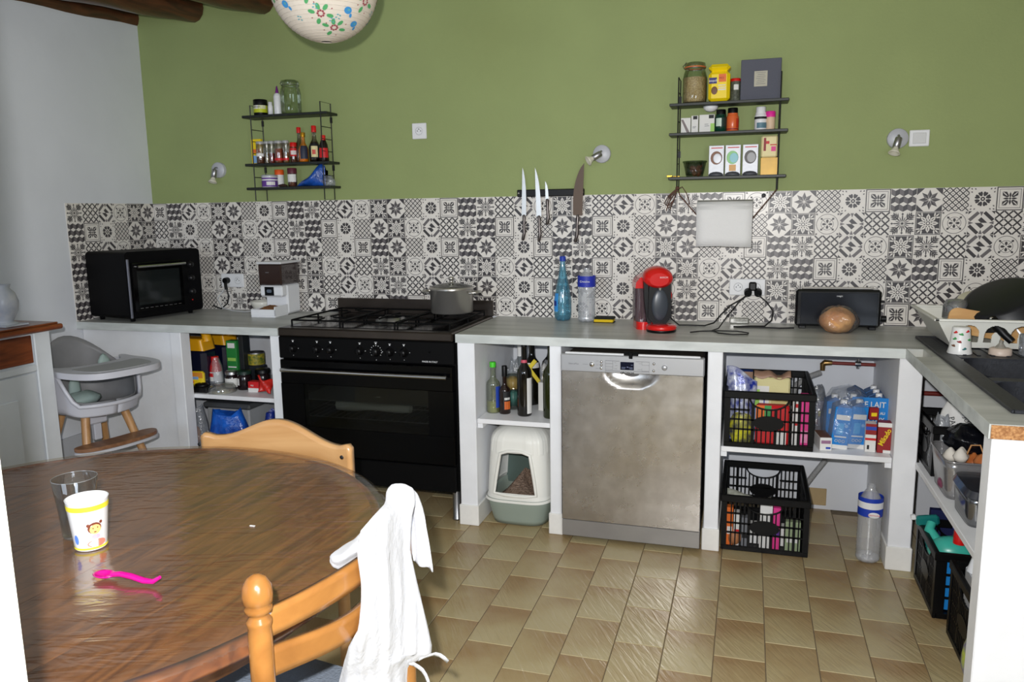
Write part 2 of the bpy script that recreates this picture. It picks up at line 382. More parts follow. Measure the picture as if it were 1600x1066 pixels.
        for k in range(4):
            a = k*pi/2; P(rot([(.03, 0), (.12, -.055), (.19, -.04), (.21, 0), (.19, .04), (.12, .055)], a), 1)
            u0, u1 = rot([(.10, 0), (.37, 0)], a+pi/4); line(*u0, *u1, .022); P(rot([(.27, 0), (.33, -.055), (.40, 0), (.33, .055)], a+pi/4), 1)
            P(rot([(.56, 0), (.62, -.05), (.68, 0), (.62, .05)], a+pi/4), 2)
    elif kind == 'sun':
        P([(-g, -g), (g, -g), (g, g), (-g, g)], 1, .001); P([(-.455, -.455), (.455, -.455), (.455, .455), (-.455, .455)], 1, .0015)
        for k in range(4): P(rot([(-.46, .445), (.46, .445), (.46, .46), (-.46, .46)], k*pi/2), 0, .002)
        for k in range(8):
            a = k*pi/4; leaf(*rot([(.10, 0), (.41, 0)], a)[0], *rot([(.10, 0), (.41, 0)], a)[1], .09, 0, .003)
            leaf(*rot([(.16, 0), (.34, 0)], a)[0], *rot([(.16, 0), (.34, 0)], a)[1], .022, 2, .004)
            if k % 2:
                for s_ in (1, -1):
                    u0, u1 = rot([(.36, s_*.03), (.53, s_*.16)], a); leaf(*u0, *u1, .035, 0, .003)
                u0, u1 = rot([(.4, 0), (.60, 0)], a); leaf(*u0, *u1, .035, 0, .003)
        disc((0, 0), .12, 0, .0035, 14); ring(.05, .085, 1, .0045, 12)
    s = .1015; sc = Matrix.Diagonal((s, s, s*.25, 1))
    b.v = [tuple(sc @ Vector(p)) for p in b.v]
    return b.mesh('tile', [TL, TD, TG])
OR = {k: orn(k) for k in ('star', 'lat1', 'gear', 'frame', 'zig', 'snow', 'lat2', 'pin', 'circ', 'sun')}
A_ = {'A': 'star', 'L': 'lat1', 'G': 'gear', 'F': 'frame', 'Z': 'zig', 'S': 'snow', 'X': 'lat2', 'P': 'pin', 'C': 'circ', 'J': 'sun'}
# left wall part (6, from front to corner) | back wall k = -26 .. 18
rows = [('SXPCJA', 'FZPCJALGFZSXPCJALGFZSXPCJSXPCJSZFCJALGFZALGFZ'),
        ('ZFGLAJ', 'XSGLAJCPXSZFGLAJCPXSZFGLAZFGLAZXSLAJCPXSJCPXS'),
        ('SXPCJA', 'CJPCJALGFZALGFZALGFZALGFZSXPCJALGFZSXPCJSXPCJ'),
        ('ZFGLAJ', 'XSGLAJCPXSJCPXSJCPXSJCPXSZFGLAJCPXSZFGLAZFGLA'),
        ('SXPCJA', 'CJPCFGLAZFJXPCJSXPCJALGFZALGPCSXPCJSXPCJXPCJA'),
        ('ZFGLAJ', 'XSGLCSZFGLAFGLAZFGLAJCPXSGCPAJZFGLASPCZFALGFZ')]
bk = struct('trim_2', B().box(XL, XR, -.0015, 0, .90, 1.514).box(XL, XL+.0015, -.63, 0, .90, 1.514), [TL])
rp_ = .614/6
for r_, (lw, bw) in enumerate(rows):
    z = 1.514-rp_*(r_+.5)
    for i, ch in enumerate(lw):
        o = bpy.data.objects.new('wall_tile', OR[A_[ch]]); C.objects.link(o); o.parent = bk; o.location = (XL+.004, -.63+.105*(i+.5), z); o.rotation_euler = (pi/2, 0, pi/2); o.scale = (1.03, 1.005, 1)
    for i in range(45):
        k = i-26; ch = bw[i % len(bw)]; pt = .1009 if k < 0 else .1035
        x = .006+pt*(k+.5)
        if x > XR: continue
        o = bpy.data.objects.new('wall_tile', OR[A_[ch]]); C.objects.link(o); o.parent = bk; o.location = (x, -.004, z); o.rotation_euler = (pi/2, 0, 0); o.scale = (pt/.1015, 1.005, 1)
# ---- beams
def log(name, pts, r, label, grp):
    b = B(); P = []; rr = []
    for i in range(len(pts)-1):
        for k in range(8):
            t = k/8; P.append(Vector(pts[i]).lerp(Vector(pts[i+1]), t)); rr.append(r*(1+.05*sin(i*3+k*1.3+r*50)))
    P.append(Vector(pts[-1])); rr.append(r)
    b.tube(P, rr, 14); o = b.build(name, BEAM); tag(o, label, 'beam', grp)
    return o
log('ceiling_beam', [(-2.665, -.003, 2.555), (-2.665, -1, 2.49), (-2.665, -6.5, 2.50)], .070, 'dark brown wooden ceiling beam running along the top of the white left wall', 'ceiling beams')
log('ceiling_beam', [(-2.235, -.003, 2.575), (-2.33, -.9, 2.51), (-2.33, -6.5, 2.56)], .082, 'dark brown wooden ceiling beam ending in the green wall beside the corner with the white wall', 'ceiling beams')
log('ceiling_beam', [(-1.79, -.003, 2.585), (-1.88, -.8, 2.52), (-1.88, -6.5, 2.57)], .085, 'dark brown wooden ceiling beam ending in the green wall just left of the paper lantern', 'ceiling beams')
# ================================================================== WORKTOP AND ITS SUPPORTS
def top_mat():
    mt = pm('grey concrete worktop', (194, 195, 190), .36, var=0, col2=(164, 166, 161), scale=6, bump=.04, bscale=40, stretch=(.35, 2.2, 1)); return mt
WT = top_mat(); CHIP = pm('chipboard', (200, 150, 100), .9, col2=(150, 100, 60), scale=140, bump=.6, bscale=200)
EDGE = pm('worktop edge strip', (206, 211, 209), .4, col2=(184, 189, 187), scale=14, stretch=(.5, 1, 2))
o = B().box(XL, -1.405, -.632, -.006, .862, .90, .002).build('worktop', WT); tag(o, 'grey concrete look worktop between the white wall and the black cooker', 'worktop')
e = B().box(XL, -1.405, -.6345, -.632, .862, .90).build('edge_strip', EDGE, o)
wt = thing('worktop', 'long L-shaped grey concrete look worktop over the dishwasher and around the sink', 'worktop', (0, 0, 0))
b = B(); poly = [(-.492, -.632), (1.343, -.632), (1.338, -1.735), (XR-.002, -1.735), (XR-.002, -.008), (-.492, -.008)]
b.prism([(-.492, -.632), (1.4, -.632), (1.4, -.008), (-.492, -.008)], .862, .90)
# right leg is built round the sink opening (x 1.425..1.90, y -1.60..-.68 at the bowls)
SX0, SX1, SY0, SY1 = 1.47, 1.90, -1.57, -.80
b.box(1.4, XR-.002, SY1, -.008, .862, .90); b.box(1.343, SX0, -1.735, SY1, .862, .90); b.box(SX1, XR-.002, -1.735, SY1, .862, .90); b.box(SX0, SX1, -1.735, SY0, .862, .90)
b.build('board', WT, wt)
B().box(-.492, 1.3425, -.6345, -.632, .862, .90).box(1.3405, 1.343, -1.735, -.632, .862, .90).build('edge_strip', EDGE, wt)
pts = [(1.345, .863), (1.345, .898), (1.50, .897)]
for i in range(9): pts.append((1.50+.012*i, .894-.003*i+.004*sin(i*2.1)))
pts += [(1.60, .866), (1.59, .863)]
B().prism([(x, z) for x, z in pts], 0, .0025, T=TR(0, -1.735, 0, rx=pi/2)).build('bare_chipboard', CHIP, wt, label='bare chipboard end of the worktop where the strip is missing')
B().prism([(1.60, .864), (1.60, .898), (XR-.01, .898), (XR-.01, .864)], 0, .002, T=TR(0, -1.735, 0, rx=pi/2)).build('end_strip', EDGE, wt)
def pillar(x0, x1, label, y0=-.62, y1=-.008, base=True, z1=.861):
    t = thing('counter_support', label, 'support', ((x0+x1)/2, (y0+y1)/2, 0), group='white worktop supports'); w2 = (x1-x0)/2; d2 = (y1-y0)/2
    B().box(-w2, w2, -d2, d2, 0, z1, .003).build('upright', WHITE, t)
    if base: B().box(-w2-.006, w2+.006, -d2-.008, d2, 0, .098, .003).build('plinth', pm('white plinth tile', (230, 229, 225), .4, var=.08, scale=12), t)
    return t
pillar(XL+.003, -2.047, 'wide white panel under the worktop behind the highchair', -.60, -.55, False)
pillar(-2.045, -1.98, 'white upright left of the shelf with the yellow capped jugs', -.62, -.55)
pillar(-1.46, -1.41, 'narrow white upright between the left shelf and the black cooker')
pillar(-.490, -.408, 'white upright between the black cooker and the bottle shelf')
pillar(-.062, -.010, 'white upright between the bottle shelf and the dishwasher')
pillar(.608, .668, 'white upright between the dishwasher and the black crates')
pillar(1.324, 1.408, 'broad white upright right of the large water bottle')
endp = thing('end_panel', 'white end panel under the open end of the sink worktop', 'panel', (1.66, -1.69, 0))
B().box(-.308, .31, -.035, .035, 0, .861, .003).build('panel', WHITE, endp)
def shelf(x0, x1, z, label, t=.022, y0=-.605, legs=()):
    s = thing('shelf_board', label, 'shelf', ((x0+x1)/2, y0, z), group='white shelves under the worktop'); w2 = (x1-x0)/2
    B().box(-w2, w2, 0, -y0-.01, -t, 0, .002).build('board', pm('white shelf paint', (236, 237, 240), .4, var=.04), s)
    for xx in legs: B().box(xx*w2-.012-xx*.012, xx*w2+.012-xx*.012, .006, .5, -t-.022, -t).build('bracket', WHITE, s)
    return s
shelf(-2.50, -1.462, .527, 'white shelf board holding the yellow capped jugs and jars', y0=-.548)
shelf(-.406, -.064, .508, 'white shelf board holding the dark wine bottles', legs=(-1,))
shelf(.670, 1.322, .458, 'white shelf board holding the upper black crate and the milk cartons', legs=(-1, 1))
s = thing('shelf_board', 'white shelf board under the sink worktop holding the plastic tubs', 'shelf', (1.40, -1.15, .455), group='white shelves under the worktop')
B().box(0, .57, -.50, .52, -.022, 0, .002).build('board', _M['white shelf paint'], s)
# pipes under the worktop
COP = pm('red painted pipe', (120, 42, 36), .4); BRASS = pm('aged brass', (150, 120, 75), .35, .9)
p = thing('water_pipe', 'dark red water pipe with brass elbow above the milk cartons', 'pipe', (0, 0, 0))
B().tube([(1.10, -.05, .727), (1.33, -.05, .725)], .008, 8).build('pipe', COP, p)
B().tube([(1.10, -.05, .690), (1.10, -.05, .72), (1.108, -.05, .727), (1.14, -.05, .727)], [.011, .013, .014, .011], 10).build('elbow', BRASS, p)
B().tube([(1.25, -.05, .705), (1.25, -.05, .75)], .007, 8).tube([(1.238, -.05, .727), (1.262, -.05, .727)], .013, 10).build('valve', CHROME, p)
GH = pm('grey hose', (150, 150, 150), .5, bump=.6, bscale=150)
def arc(c, r, a0, a1, n, ax='xz', y=0):
    return [(c[0]+r*cos(a0+(a1-a0)*i/n), y, c[1]+r*sin(a0+(a1-a0)*i/n)) for i in range(n+1)]
o = B().tube([(1.09, -.06, .68), (1.04, -.09, .665), (.99, -.1, .63), (.965, -.1, .56), (.96, -.1, .47)], .014, 8).build('drain_hose', GH); tag(o, 'grey corrugated hose curving down beside the black crate on the shelf', 'hose')
o = B().tube([(.76, -.04, .36), (.86, -.04, .395), (.98, -.05, .41), (1.10, -.10, .40), (1.135, -.10, .34), (1.125, -.10, .27), (1.08, -.10, .20), (1.05, -.10, .15)], .013, 8).build('drain_hose', GH); tag(o, 'grey corrugated hose looping under the shelf beside the stacked crates', 'hose')
tp = thing('drain_trap', 'grey green plastic sink trap under the shelf', 'pipe', (1.062, -.05, .27))
B().lathe([(.0, 0), (.014, 0), (.016, .015), (.012, .02), (.012, .03), (.028, .035), (.032, .05), (.032, .13), (.03, .155)], 16).build('body', pm('grey green plastic', (104, 122, 126), .4), tp)
B().tube([(-.045, 0, .06), (-.045, 0, .155)], .012, 8).tube([(-.045, 0, .06), (-.03, 0, .045), (0, 0, .05)], .011, 8).build('inlet', _M['grey green plastic'], tp)
o = B().box(1.07, 1.15, -.012, -.007, .02, .105, .002).build('wall_tile_remnant', pm('beige tile', (172, 150, 112), .4, var=.1)); tag(o, 'piece of beige skirting tile on the wall behind the large water bottle', 'tile')
# ================================================================== WHITE SIDEBOARD + VASE
sb = thing('sideboard', 'white painted sideboard with a brown wooden top at the left edge', 'sideboard', (-2.605, -2.0, 0))
SW = pm('white cabinet paint', (212, 216, 221), .5, var=.04, bump=.05); RW = wood('reddish brown wood', (92, 42, 18), (140, 72, 34), .35, 4, (8, 1.2, 8), .3, 1.5, .2)
B().box(0, .485, -.70, .735, 0, .965, .004).build('body', SW, sb)
B().box(0, .535, -.74, .775, .968, .990, .006).box(0, .52, -.73, .762, .990, .998, .003).build('wooden_top', RW, sb)
B().box(.485, .497, .655, .735, 0, .965, .004).box(.485, .497, -.70, .655, .80, .83, .004).box(.485, .497, -.06, 0, 0, .965, .004).build('face_frame', SW, sb)
for y0, y1 in ((.005, .648), (-.70, -.065)):
    d = B().box(.4855, .492, y0, y1, .838, .955, .004).build('drawer', RW, sb)
    B().tube([(.49, (y0+y1)/2, .9), (.505, (y0+y1)/2, .9), (.52, (y0+y1)/2, .9)], [.006, .008, .015], 12).build('knob', BRASS, d)
    d = B().box(.4855, .493, y0, y1, .08, .795, .004).build('door', SW, sb)
    B().box(.493, .500, y0+.10, y1-.10, .16, .70, .006).build('raised_panel', SW, d)
vs = thing('vase', 'small white ceramic vase standing on the sideboard top', 'vase', (-2.200, -1.395, 1.0))
B().lathe([(.0, 0), (.05, 0), (.05, .01), (.035, .014), (.035, .02), (.055, .06), (.06, .10), (.05, .135), (.032, .155), (.038, .17), (.034, .17), (.028, .155), (0, .05)], 24).build('body', pm('white ceramic', (196, 198, 204), .25, col2=(176, 182, 196), scale=22), vs)
B().box(-.07, .07, -.055, .055, -.001, .006, .002).build('saucer', _M['white ceramic'], vs)
vs.location.z = 1.0
# ================================================================== HIGHCHAIR
HG = pm('grey seat plastic', (120, 120, 122), .5, var=.05, scale=20); HW = pm('pale shell plastic', (196, 196, 204), .35); HWOOD = wood('beech leg', (168, 122, 76), (196, 152, 104), .4, 3, (8, 8, 1), .2, 1, .05)
hc = thing('highchair', 'grey and white baby highchair with wooden legs beside the sideboard', 'highchair', (-2.17, -1.02, 0), R(-14)); hc.scale = (.93, .93, .97)
def chk(P, n=2):
    for _ in range(n):
        Q = []
        for (x0, y0), (x1, y1) in zip(P, P[1:]+P[:1]): Q += [(x0*.75+x1*.25, y0*.75+y1*.25), (x0*.25+x1*.75, y0*.25+y1*.75)]
        P = Q
    return P
def shell(u, v, r=.19, dz=0):
    a = 2*pi*u; t = v   # t 0 bottom centre .. 1 rim ; the back (-x) rises higher
    rim = .175+.165*max(0, -cos(a))**1.5 if cos(a) < .35 else .175-.11*min(1, (cos(a)-.35)*3.2)
    front = max(0, cos(a))
    rim -= .0
    rad = r*(min(1, t*2.2)**.6); z = .0 if t < .3 else (t-.3)/.7*rim
    k = 1+.10*(t if t > .3 else .3)-.10*max(0, -cos(a))*(t)
    return (rad*k*cos(a)*1.0, rad*k*sin(a)*.98, .575+z)
B().sheet(lambda u, v: shell(u, v), 36, 14, thick=.006).build('seat_shell', HG, hc)
# white outer shell: lower tub, open at the front with a rim band
def outer(u, v):
    a = 2*pi*u; z = v; rim = .215
    if cos(a) > .35: rim = .215-.15*min(1, (cos(a)-.35)*3.2)
    rad = .205+.018*v if v > .12 else .205*(.55+.45*v/.12)
    return (rad*cos(a), rad*sin(a)*.98, .562+v*rim)
B().sheet(outer, 48, 10, thick=.007).build('tub', HW, hc)
b = B(); pr = []
for i in range(49):
    a = 2*pi*i/48; rim = .215 if cos(a) <= .35 else .215-.15*min(1, (cos(a)-.35)*3.2)
    pr.append((.225*cos(a), .22*sin(a), .562+rim))
b.tube(pr[:-1], .010, 8, closed=True); b.build('rim_band', HW, hc)
b = B(); pol = [(.02, -.22), (.16, -.23), (.29, -.205), (.36, -.14), (.375, 0), (.36, .14), (.29, .205), (.16, .23), (.02, .22), (-.06, .235), (-.07, .20), (.06, .15), (.09, 0), (.06, -.15), (-.07, -.20), (-.06, -.235)]
b.prism(chk(pol), .772, .800, 0, sm=True); 
tr_ = b.build('tray', HW, hc)
pol2 = [(.12, -.175), (.27, -.165), (.325, -.12), (.34, 0), (.325, .12), (.27, .165), (.12, .175), (.145, .10), (.15, 0), (.145, -.10)]
B().prism(chk(pol2), .8005, .803).build('tray_inlay', pm('tray inlay', (165, 166, 168), .45), tr_, label='grey sunken middle of the tray')
PAD = pm('pale green harness pad', (150, 168, 164), .6)
B().ell((-.02, -.07, .67), (.018, .030, .07), 12, wob=.05).build('harness_pad', PAD, hc); B().ell((-.03, .10, .76), (.018, .034, .062), 12, wob=.05).build('harness_pad', PAD, hc)
B().ell((.02, -.06, .635), (.07, .09, .035), 14, wob=.08, seed=3).build('harness_pad', PAD, hc, label='folded pale green seat strap pad')
for sx, sy in ((1, -1), (1, 1), (-1, -1), (-1, 1)):
    B().tube([(.10*sx, .10*sy, .565), (.25*sx, .22*sy, 0)], [.021, .016], 12).build('leg', HWOOD, hc)
pol = [(.14, -.20), (.20, -.215), (.25, -.16), (.27, 0), (.25, .16), (.20, .215), (.14, .20), (.155, 0)]
fr_ = B().prism(chk(pol), .430, .446).build('footrest', wood('walnut footrest', (120, 82, 56), (150, 108, 78), .45, 4, (1, 6, 6), .1, 1, .05), hc)
B().prism([(x*1.02, y*1.02) for x, y in chk(pol)], .416, .429).build('footrest_tray', HW, fr_)
B().box(-.04, .04, -.05, .05, .50, .565, .008).box(.0, .03, -.02, .02, .42, .50, .004).build('bracket', HW, hc)
# ================================================================== COOKER
ck = thing('cooker', 'black range cooker with five gas burners and a wide oven', 'cooker', (-.95, -.32, 0))
b = B()  # body around an oven cavity
b.box(-.45, -.40, -.285, .28, .15, .86, .002).box(.40, .45, -.285, .28, .15, .86, .002).box(-.40, .40, .22, .28, .15, .86).box(-.40, .40, -.285, .22, .15, .30).box(-.40, .40, -.285, .22, .70, .86)
b.build('body', BLACKM, ck)
B().box(-.448, .448, -.322, -.286, .758, .862, .004).build('control_panel', BLACKM, ck)
dr = thing('x', 'x', 'x'); bpy.data.objects.remove(dr)
door = B().box(-.445, .445, -.325, -.287, .635, .750, .003).box(-.445, .445, -.325, -.287, .285, .425, .003).box(-.445, -.322, -.325, -.287, .425, .635).box(.322, .445, -.325, -.287, .425, .635).build('oven_door', BLACKG, ck)
B().box(-.322, .322, -.3225, -.3205, .425, .635).build('oven_window', film('dark oven glass', (186, 188, 184), gloss=.02, rough=.04, fk=.3), door)
B().tube([(-.425, -.352, .705), (.425, -.352, .705)], .0095, 12).build('door_handle', CHROME, door)
B().tube([(-.405, -.352, .705), (-.405, -.322, .705)], .007, 8).tube([(.405, -.352, .705), (.405, -.322, .705)], .007, 8).build('handle_bracket', CHROME, door)
B().box(-.445, .445, -.322, -.287, .155, .278, .004).build('storage_drawer', BLACKM, ck)
HOB = pm('hob steel', (84, 76, 70), .3, .9, var=.15, scale=8)
b = B().box(-.448, .448, -.325, .27, .864, .905, .006); b.build('hob_frame', HOB, ck)
B().box(-.41, .41, -.27, .24, .9051, .9075).build('hob_plate', BLACKG, ck)
B().box(-.448, .448, .262, .278, .905, .985, .002).build('upstand', HOB, ck)
bx = [(-.30, -.14, .045), (-.30, .12, .035), (0, -.02, .065), (.28, -.14, .035), (.28, .12, .045)]
for x, y, r in bx:
    u = B().lathe([(r*1.25, .9075), (r*1.25, .913), (r, .916), (r, .924), (0, .926)], 20).build('burner', SATIN, ck)
    B().lathe([(r*.8, .926), (r*.78, .933), (0, .935)], 20).build('burner_cap', BLACKM, u)
for x0, x1 in ((-.41, -.15), (-.135, .135), (.15, .41)):
    b = B(); z = .934
    for y in (-.255, .235): b.tube([(x0, y, z), (x1, y, z)], .0045, 6)
    for x in (x0, x1): b.tube([(x, -.255, z), (x, .235, z)], .0045, 6)
    for x in (x0, x1):
        for y in (-.255, -.01, .235): b.tube([(x, y, .907), (x, y, z)], .0045, 6)
    xm = (x0+x1)/2
    for yc in ((-.14, .12) if abs(xm) > .1 else (-.02,)):
        for a in range(4):
            q = a*pi/2+pi/4*0
            l_ = .12; b.tube([(xm+l_*cos(q), yc+l_*sin(q), z), (xm+.03*cos(q), yc+.03*sin(q), z+.002)], .004, 6)
    b.build('pan_grate', BLACKM, ck)
KN = B(); KN.lathe([(.0, .026), (.013, .026), (.015, .020), (.017, .008), (.021, .004), (.021, 0)], 18, T=TR(0, 0, 0, rx=pi/2)).box(-.003, .003, -.030, -.02, -.014, .014, .001); kme = KN.mesh('knob', BLACK)
for i, x in enumerate((-1.319, -1.189, -1.118, -.965, -.882, -.812, -.741)):
    o = bpy.data.objects.new('knob', kme); C.objects.link(o); o.parent = ck; o.location = (x+.95, -.322, .808)
    if i == 4: o.scale = (1.15, 1, 1.15)
    B().box(-.003, .003, -.0006, 0, .030, .035).box(-.006, .006, -.0006, 0, .037, .0385).box(-.001, .001, -.0006, 0, -.036, -.033).box(.026, .030, -.0006, 0, -.001, .001).build('knob_mark', WPL, o)
b = B()
for k in range(11):
    a = -2.2+k*.44*1.0; b.box(-.0012, .0012, -.0006, 0, .026, .030, T=TR(-.882+.95, -.322, .808, ry=a))
b.build('dial_marks', WPL, ck)
txt('MADE IN ITALY', .011, WPL, ck, (.335, -.3225, .770))
B().tube([(.335, -.322, .815), (.335, -.325, .815)], .005, 10).build('indicator_lamp', BLACKG, ck)
B().box(-.40, .40, -.26, .20, .543, .546).build('baking_tray', pm('grey oven tray', (140, 140, 136), .4, .3), ck, label='grey baking tray seen through the oven window')
b = B()
for k in range(22): x = -.39+k*.78/21; b.tube([(x, -.26, .462), (x, .20, .462)], .0016, 4)
for y in (-.26, -.03, .20): b.tube([(-.4, y, .462), (.4, y, .462)], .003, 5)
b.build('oven_rack', SATIN, ck)
for x in (-.42, .42):
    for y in (-.25, .24): B().lathe([(0, 0), (.022, 0), (.022, .008), (.019, .012), (.019, .15)], 16).build('leg', SATIN, ck, loc=(x, y, 0))
cl = thing('rolled_cloth', 'long rolled white cloth lying on the oven rack behind the glass', 'cloth', (-1.0, -.46, .466))
B().sheet(lambda u, v: (-.20+.40*u+.0*v, .035*cos(2*pi*v)*(1-.35*abs(2*u-1)**3), .028+.026*sin(2*pi*v)*(1+.2*sin(9*u))*(1-.3*u)), 24, 14).build('roll', pm('white cotton', (225, 225, 222), .9, var=.08, scale=12, bump=.5, bscale=40), cl)
B().tube([(-.02, -.01, .05), (0, -.01, .075), (.04, -.01, .08), (.07, -.01, .06), (.05, -.01, .05)], .004, 6).build('loop', _M['white cotton'], cl)
# stock pot
pt_ = thing('stock_pot', 'stainless steel stock pot with glass lid on the right rear burner', 'pot', (-.645, -.27, .949))
B().lathe([(0, 0), (.098, 0), (.105, .006), (.106, .115), (.110, .118), (.104, .118), (.102, .01), (0, .008)], 40).build('pot_body', STEEL, pt_)
ld = B().lathe([(.111, .119), (.112, .124), (.104, .129), (.103, .127)], 40).build('lid_rim', STEEL, pt_)
B().lathe([(.104, .127), (.08, .137), (.04, .145), (.0, .148)], 40).build('lid_glass', film('lid glass', (190, 195, 188), .14, .05), ld)
B().lathe([(.016, .146), (.010, .150), (.009, .158), (.014, .164), (.016, .170), (.012, .176), (0, .178)], 20).build('lid_knob', STEEL, ld)
for s_ in (1, -1): B().tube([(.104*s_, -.035, .10), (.135*s_, -.035, .103), (.147*s_, -.02, .104), (.147*s_, .02, .104), (.135*s_, .035, .103), (.104*s_, .035, .10)], .0055, 8).build('handle', STEEL, pt_)
# ================================================================== DISHWASHER
def scuffed():
    mt = bpy.data.materials.new('scuffed brushed steel'); mt.use_nodes = True; nt = mt.node_tree; b = nt.nodes['Principled BSDF']; L = nt.links
    tc = nt.nodes.new('ShaderNodeTexCoord'); n = nt.nodes.new('ShaderNodeTexNoise'); n.inputs['Scale'].default_value = 4; n.inputs['Detail'].default_value = 9; n.inputs['Roughness'].default_value = .65
    L.new(tc.outputs['Object'], n.inputs[0]); rp = nt.nodes.new('ShaderNodeValToRGB'); rp.color_ramp.elements[0].position = .38; rp.color_ramp.elements[0].color = (.24, .24, .24, 1)
    rp.color_ramp.elements[1].position = .7; rp.color_ramp.elements[1].color = (.38, .38, .38, 1); L.new(n.outputs[0], rp.inputs[0]); L.new(rp.outputs[0], b.inputs['Roughness'])
    n2 = nt.nodes.new('ShaderNodeTexNoise'); n2.inputs['Scale'].default_value = 14; n2.inputs['Detail'].default_value = 8; L.new(tc.outputs['Object'], n2.inputs[0])
    rp2 = nt.nodes.new('ShaderNodeValToRGB'); rp2.color_ramp.elements[0].position = .4; rp2.color_ramp.elements[0].color = (*lin((182, 178, 174)), 1)
    rp2.color_ramp.elements[1].position = .75; rp2.color_ramp.elements[1].color = (*lin((204, 201, 198)), 1); L.new(n2.outputs[0], rp2.inputs[0]); L.new(rp2.outputs[0], b.inputs['Base Color'])
    b.inputs['Metallic'].default_value = .92; return mt
DW = scuffed(); PAN = pm('silver control panel', (178, 180, 184), .38, .55)
dw = thing('dishwasher', 'stainless steel dishwasher with silver control panel under the worktop', 'dishwasher', (.299, -.668, 0))
B().box(-.288, .288, .03, .60, .02, .815, .003).build('body', pm('grey appliance casing', (92, 90, 90), .5), dw)
B().box(-.285, .285, .03, .6, .822, .830, .002).box(-.285, .285, .012, .03, .826, .834, .002).build('top_plate', pm('worn steel top', (120, 112, 104), .4, .7, var=.2), dw)
B().box(-.282, .282, .006, .022, .834, .844, .003).build('door_seal', WPL, dw, label='white lip along the top of the open gap')
B().box(-.03, .03, .0, .03, .830, .850, .003).box(-.008, .008, -.006, .01, .826, .85, .002).build('latch', BLACKM, dw)
dd = B()
# door skin with a bowl shaped grip recess under the panel
NX, NZ = 48, 56
def dskin(u, v):
    x = -.296+.592*u; z = .098+.664*v; r2 = (x/.105)**2+((.764-z)/.060)**2; dep = .030*max(0, 1-r2)**.5 if r2 < 1 else 0
    return (x, .002+dep, z)
dd.sheet(dskin, NX, NZ); dd.box(-.296, .296, .0325, .036, .098, .762); dd.box(-.296, -.2945, .002, .034, .098, .762).box(.2945, .296, .002, .034, .098, .762).box(-.296, .296, .002, .034, .0965, .098)
dd.build('door', DW, dw)
cp = B().box(-.2985, .2985, -.004, .034, .762, .838, .004).build('control_panel', PAN, dw)
B().box(-.2965, .2965, .006, .02, .018, .092, .002).build('kick_plate', pm('grey brushed plinth', (150, 148, 146), .4, .5, var=.06), dw)
PX = lambda px: (px-860-0)/1
def dwp(cx, cy): return ((cx-100)/1400*.597-.2985, .838-((cy-120-(cx-100)*.042)/205)*.076)
for cx, cy, r in ((418, 245, .0105), (1127, 280, .0115)):
    x, z = dwp(cx, cy); B().lathe([(0, .006), (r*.8, .006), (r, .003), (r, 0)], 20, T=TR(x, -.004, z, rx=pi/2)).build('round_button', CHROME if cx < 800 else PAN, cp)
for cx, cy in ((512, 215), (511, 252), (510, 290), (1025, 237), (1023, 316)):
    x, z = dwp(cx, cy); B().lathe([(0, .004), (.0045, .004), (.006, 0)], 14, T=TR(x, -.004, z, rx=pi/2)).build('small_button', CHROME, cp)
x0, z0 = dwp(700, 215); x1, z1 = dwp(832, 312)
ds = B().box(x0, x1, -.0046, -.004, z1, z0).build('display', pm('dark display', (16, 20, 40), .15), cp)
DIG = pm('display print', (120, 130, 160), .5)
B().box(x0+.005, x0+.022, -.005, -.0046, z1+.010, z1+.0115).box(x0+.005, x0+.02, -.005, -.0046, z1+.005, z1+.0065).box(x1-.021, x1-.005, -.005, -.0046, z1+.010, z1+.0115).box(x1-.018, x1-.004, -.005, -.0046, z1+.005, z1+.0065).box(x0+.027, x0+.033, -.005, -.0046, z1+.011, z1+.014).box(x1-.012, x1-.004, -.005, -.0046, z1+.021, z1+.0225).build('display_marks', DIG, ds)
b = B()
def ln(ax, ay, bx_, by):
    p0 = dwp(ax, ay); p1 = dwp(bx_, by); b.box(min(p0[0], p1[0])-.0005, max(p0[0], p1[0])+.0005, -.0044, -.004, min(p0[1], p1[1])-.0005, max(p0[1], p1[1])+.0005)
for q in ((553, 200, 553, 350), (553, 202, 690, 206), (980, 217, 980, 365), (850, 213, 980, 217), (553, 235, 625, 237), (553, 270, 625, 273), (553, 300, 625, 303), (625, 205, 625, 303), (910, 215, 910, 250), (910, 252, 980, 255), (910, 290, 910, 320), (910, 320, 980, 322), (553, 318, 700, 322), (832, 326, 980, 330), (640, 225, 660, 226), (650, 258, 670, 259), (640, 295, 665, 296), (880, 236, 905, 237), (870, 305, 905, 306), (325, 243, 375, 245), (460, 205, 485, 206), (460, 250, 485, 251), (455, 292, 488, 293)): ln(*q)
b.build('panel_print', GREYTXT, cp)['kind'] = 'stuff'
x, z = dwp(232, 238); txt('SilencePlus', .010, GREYTXT, cp, (x, -.0043, z))
x, z = dwp(778, 343); txt('BOSCH', .0125, DARKTXT, cp, (x, -.0043, z), sx=1.15, bold=.0003)
x, z = dwp(712, 343); B().lathe([(.0045, 0), (.0055, .0004), (.0045, .0006), (.0036, .0004), (.0045, 0)], 16, T=TR(x, -.004, z, rx=pi/2)).box(x-.0022, x-.0014, -.0046, -.004, z-.003, z+.003).box(x+.0014, x+.0022, -.0046, -.004, z-.003, z+.003).box(x-.002, x+.002, -.0046, -.004, z-.0004, z+.0004).build('emblem', DARKTXT, cp)
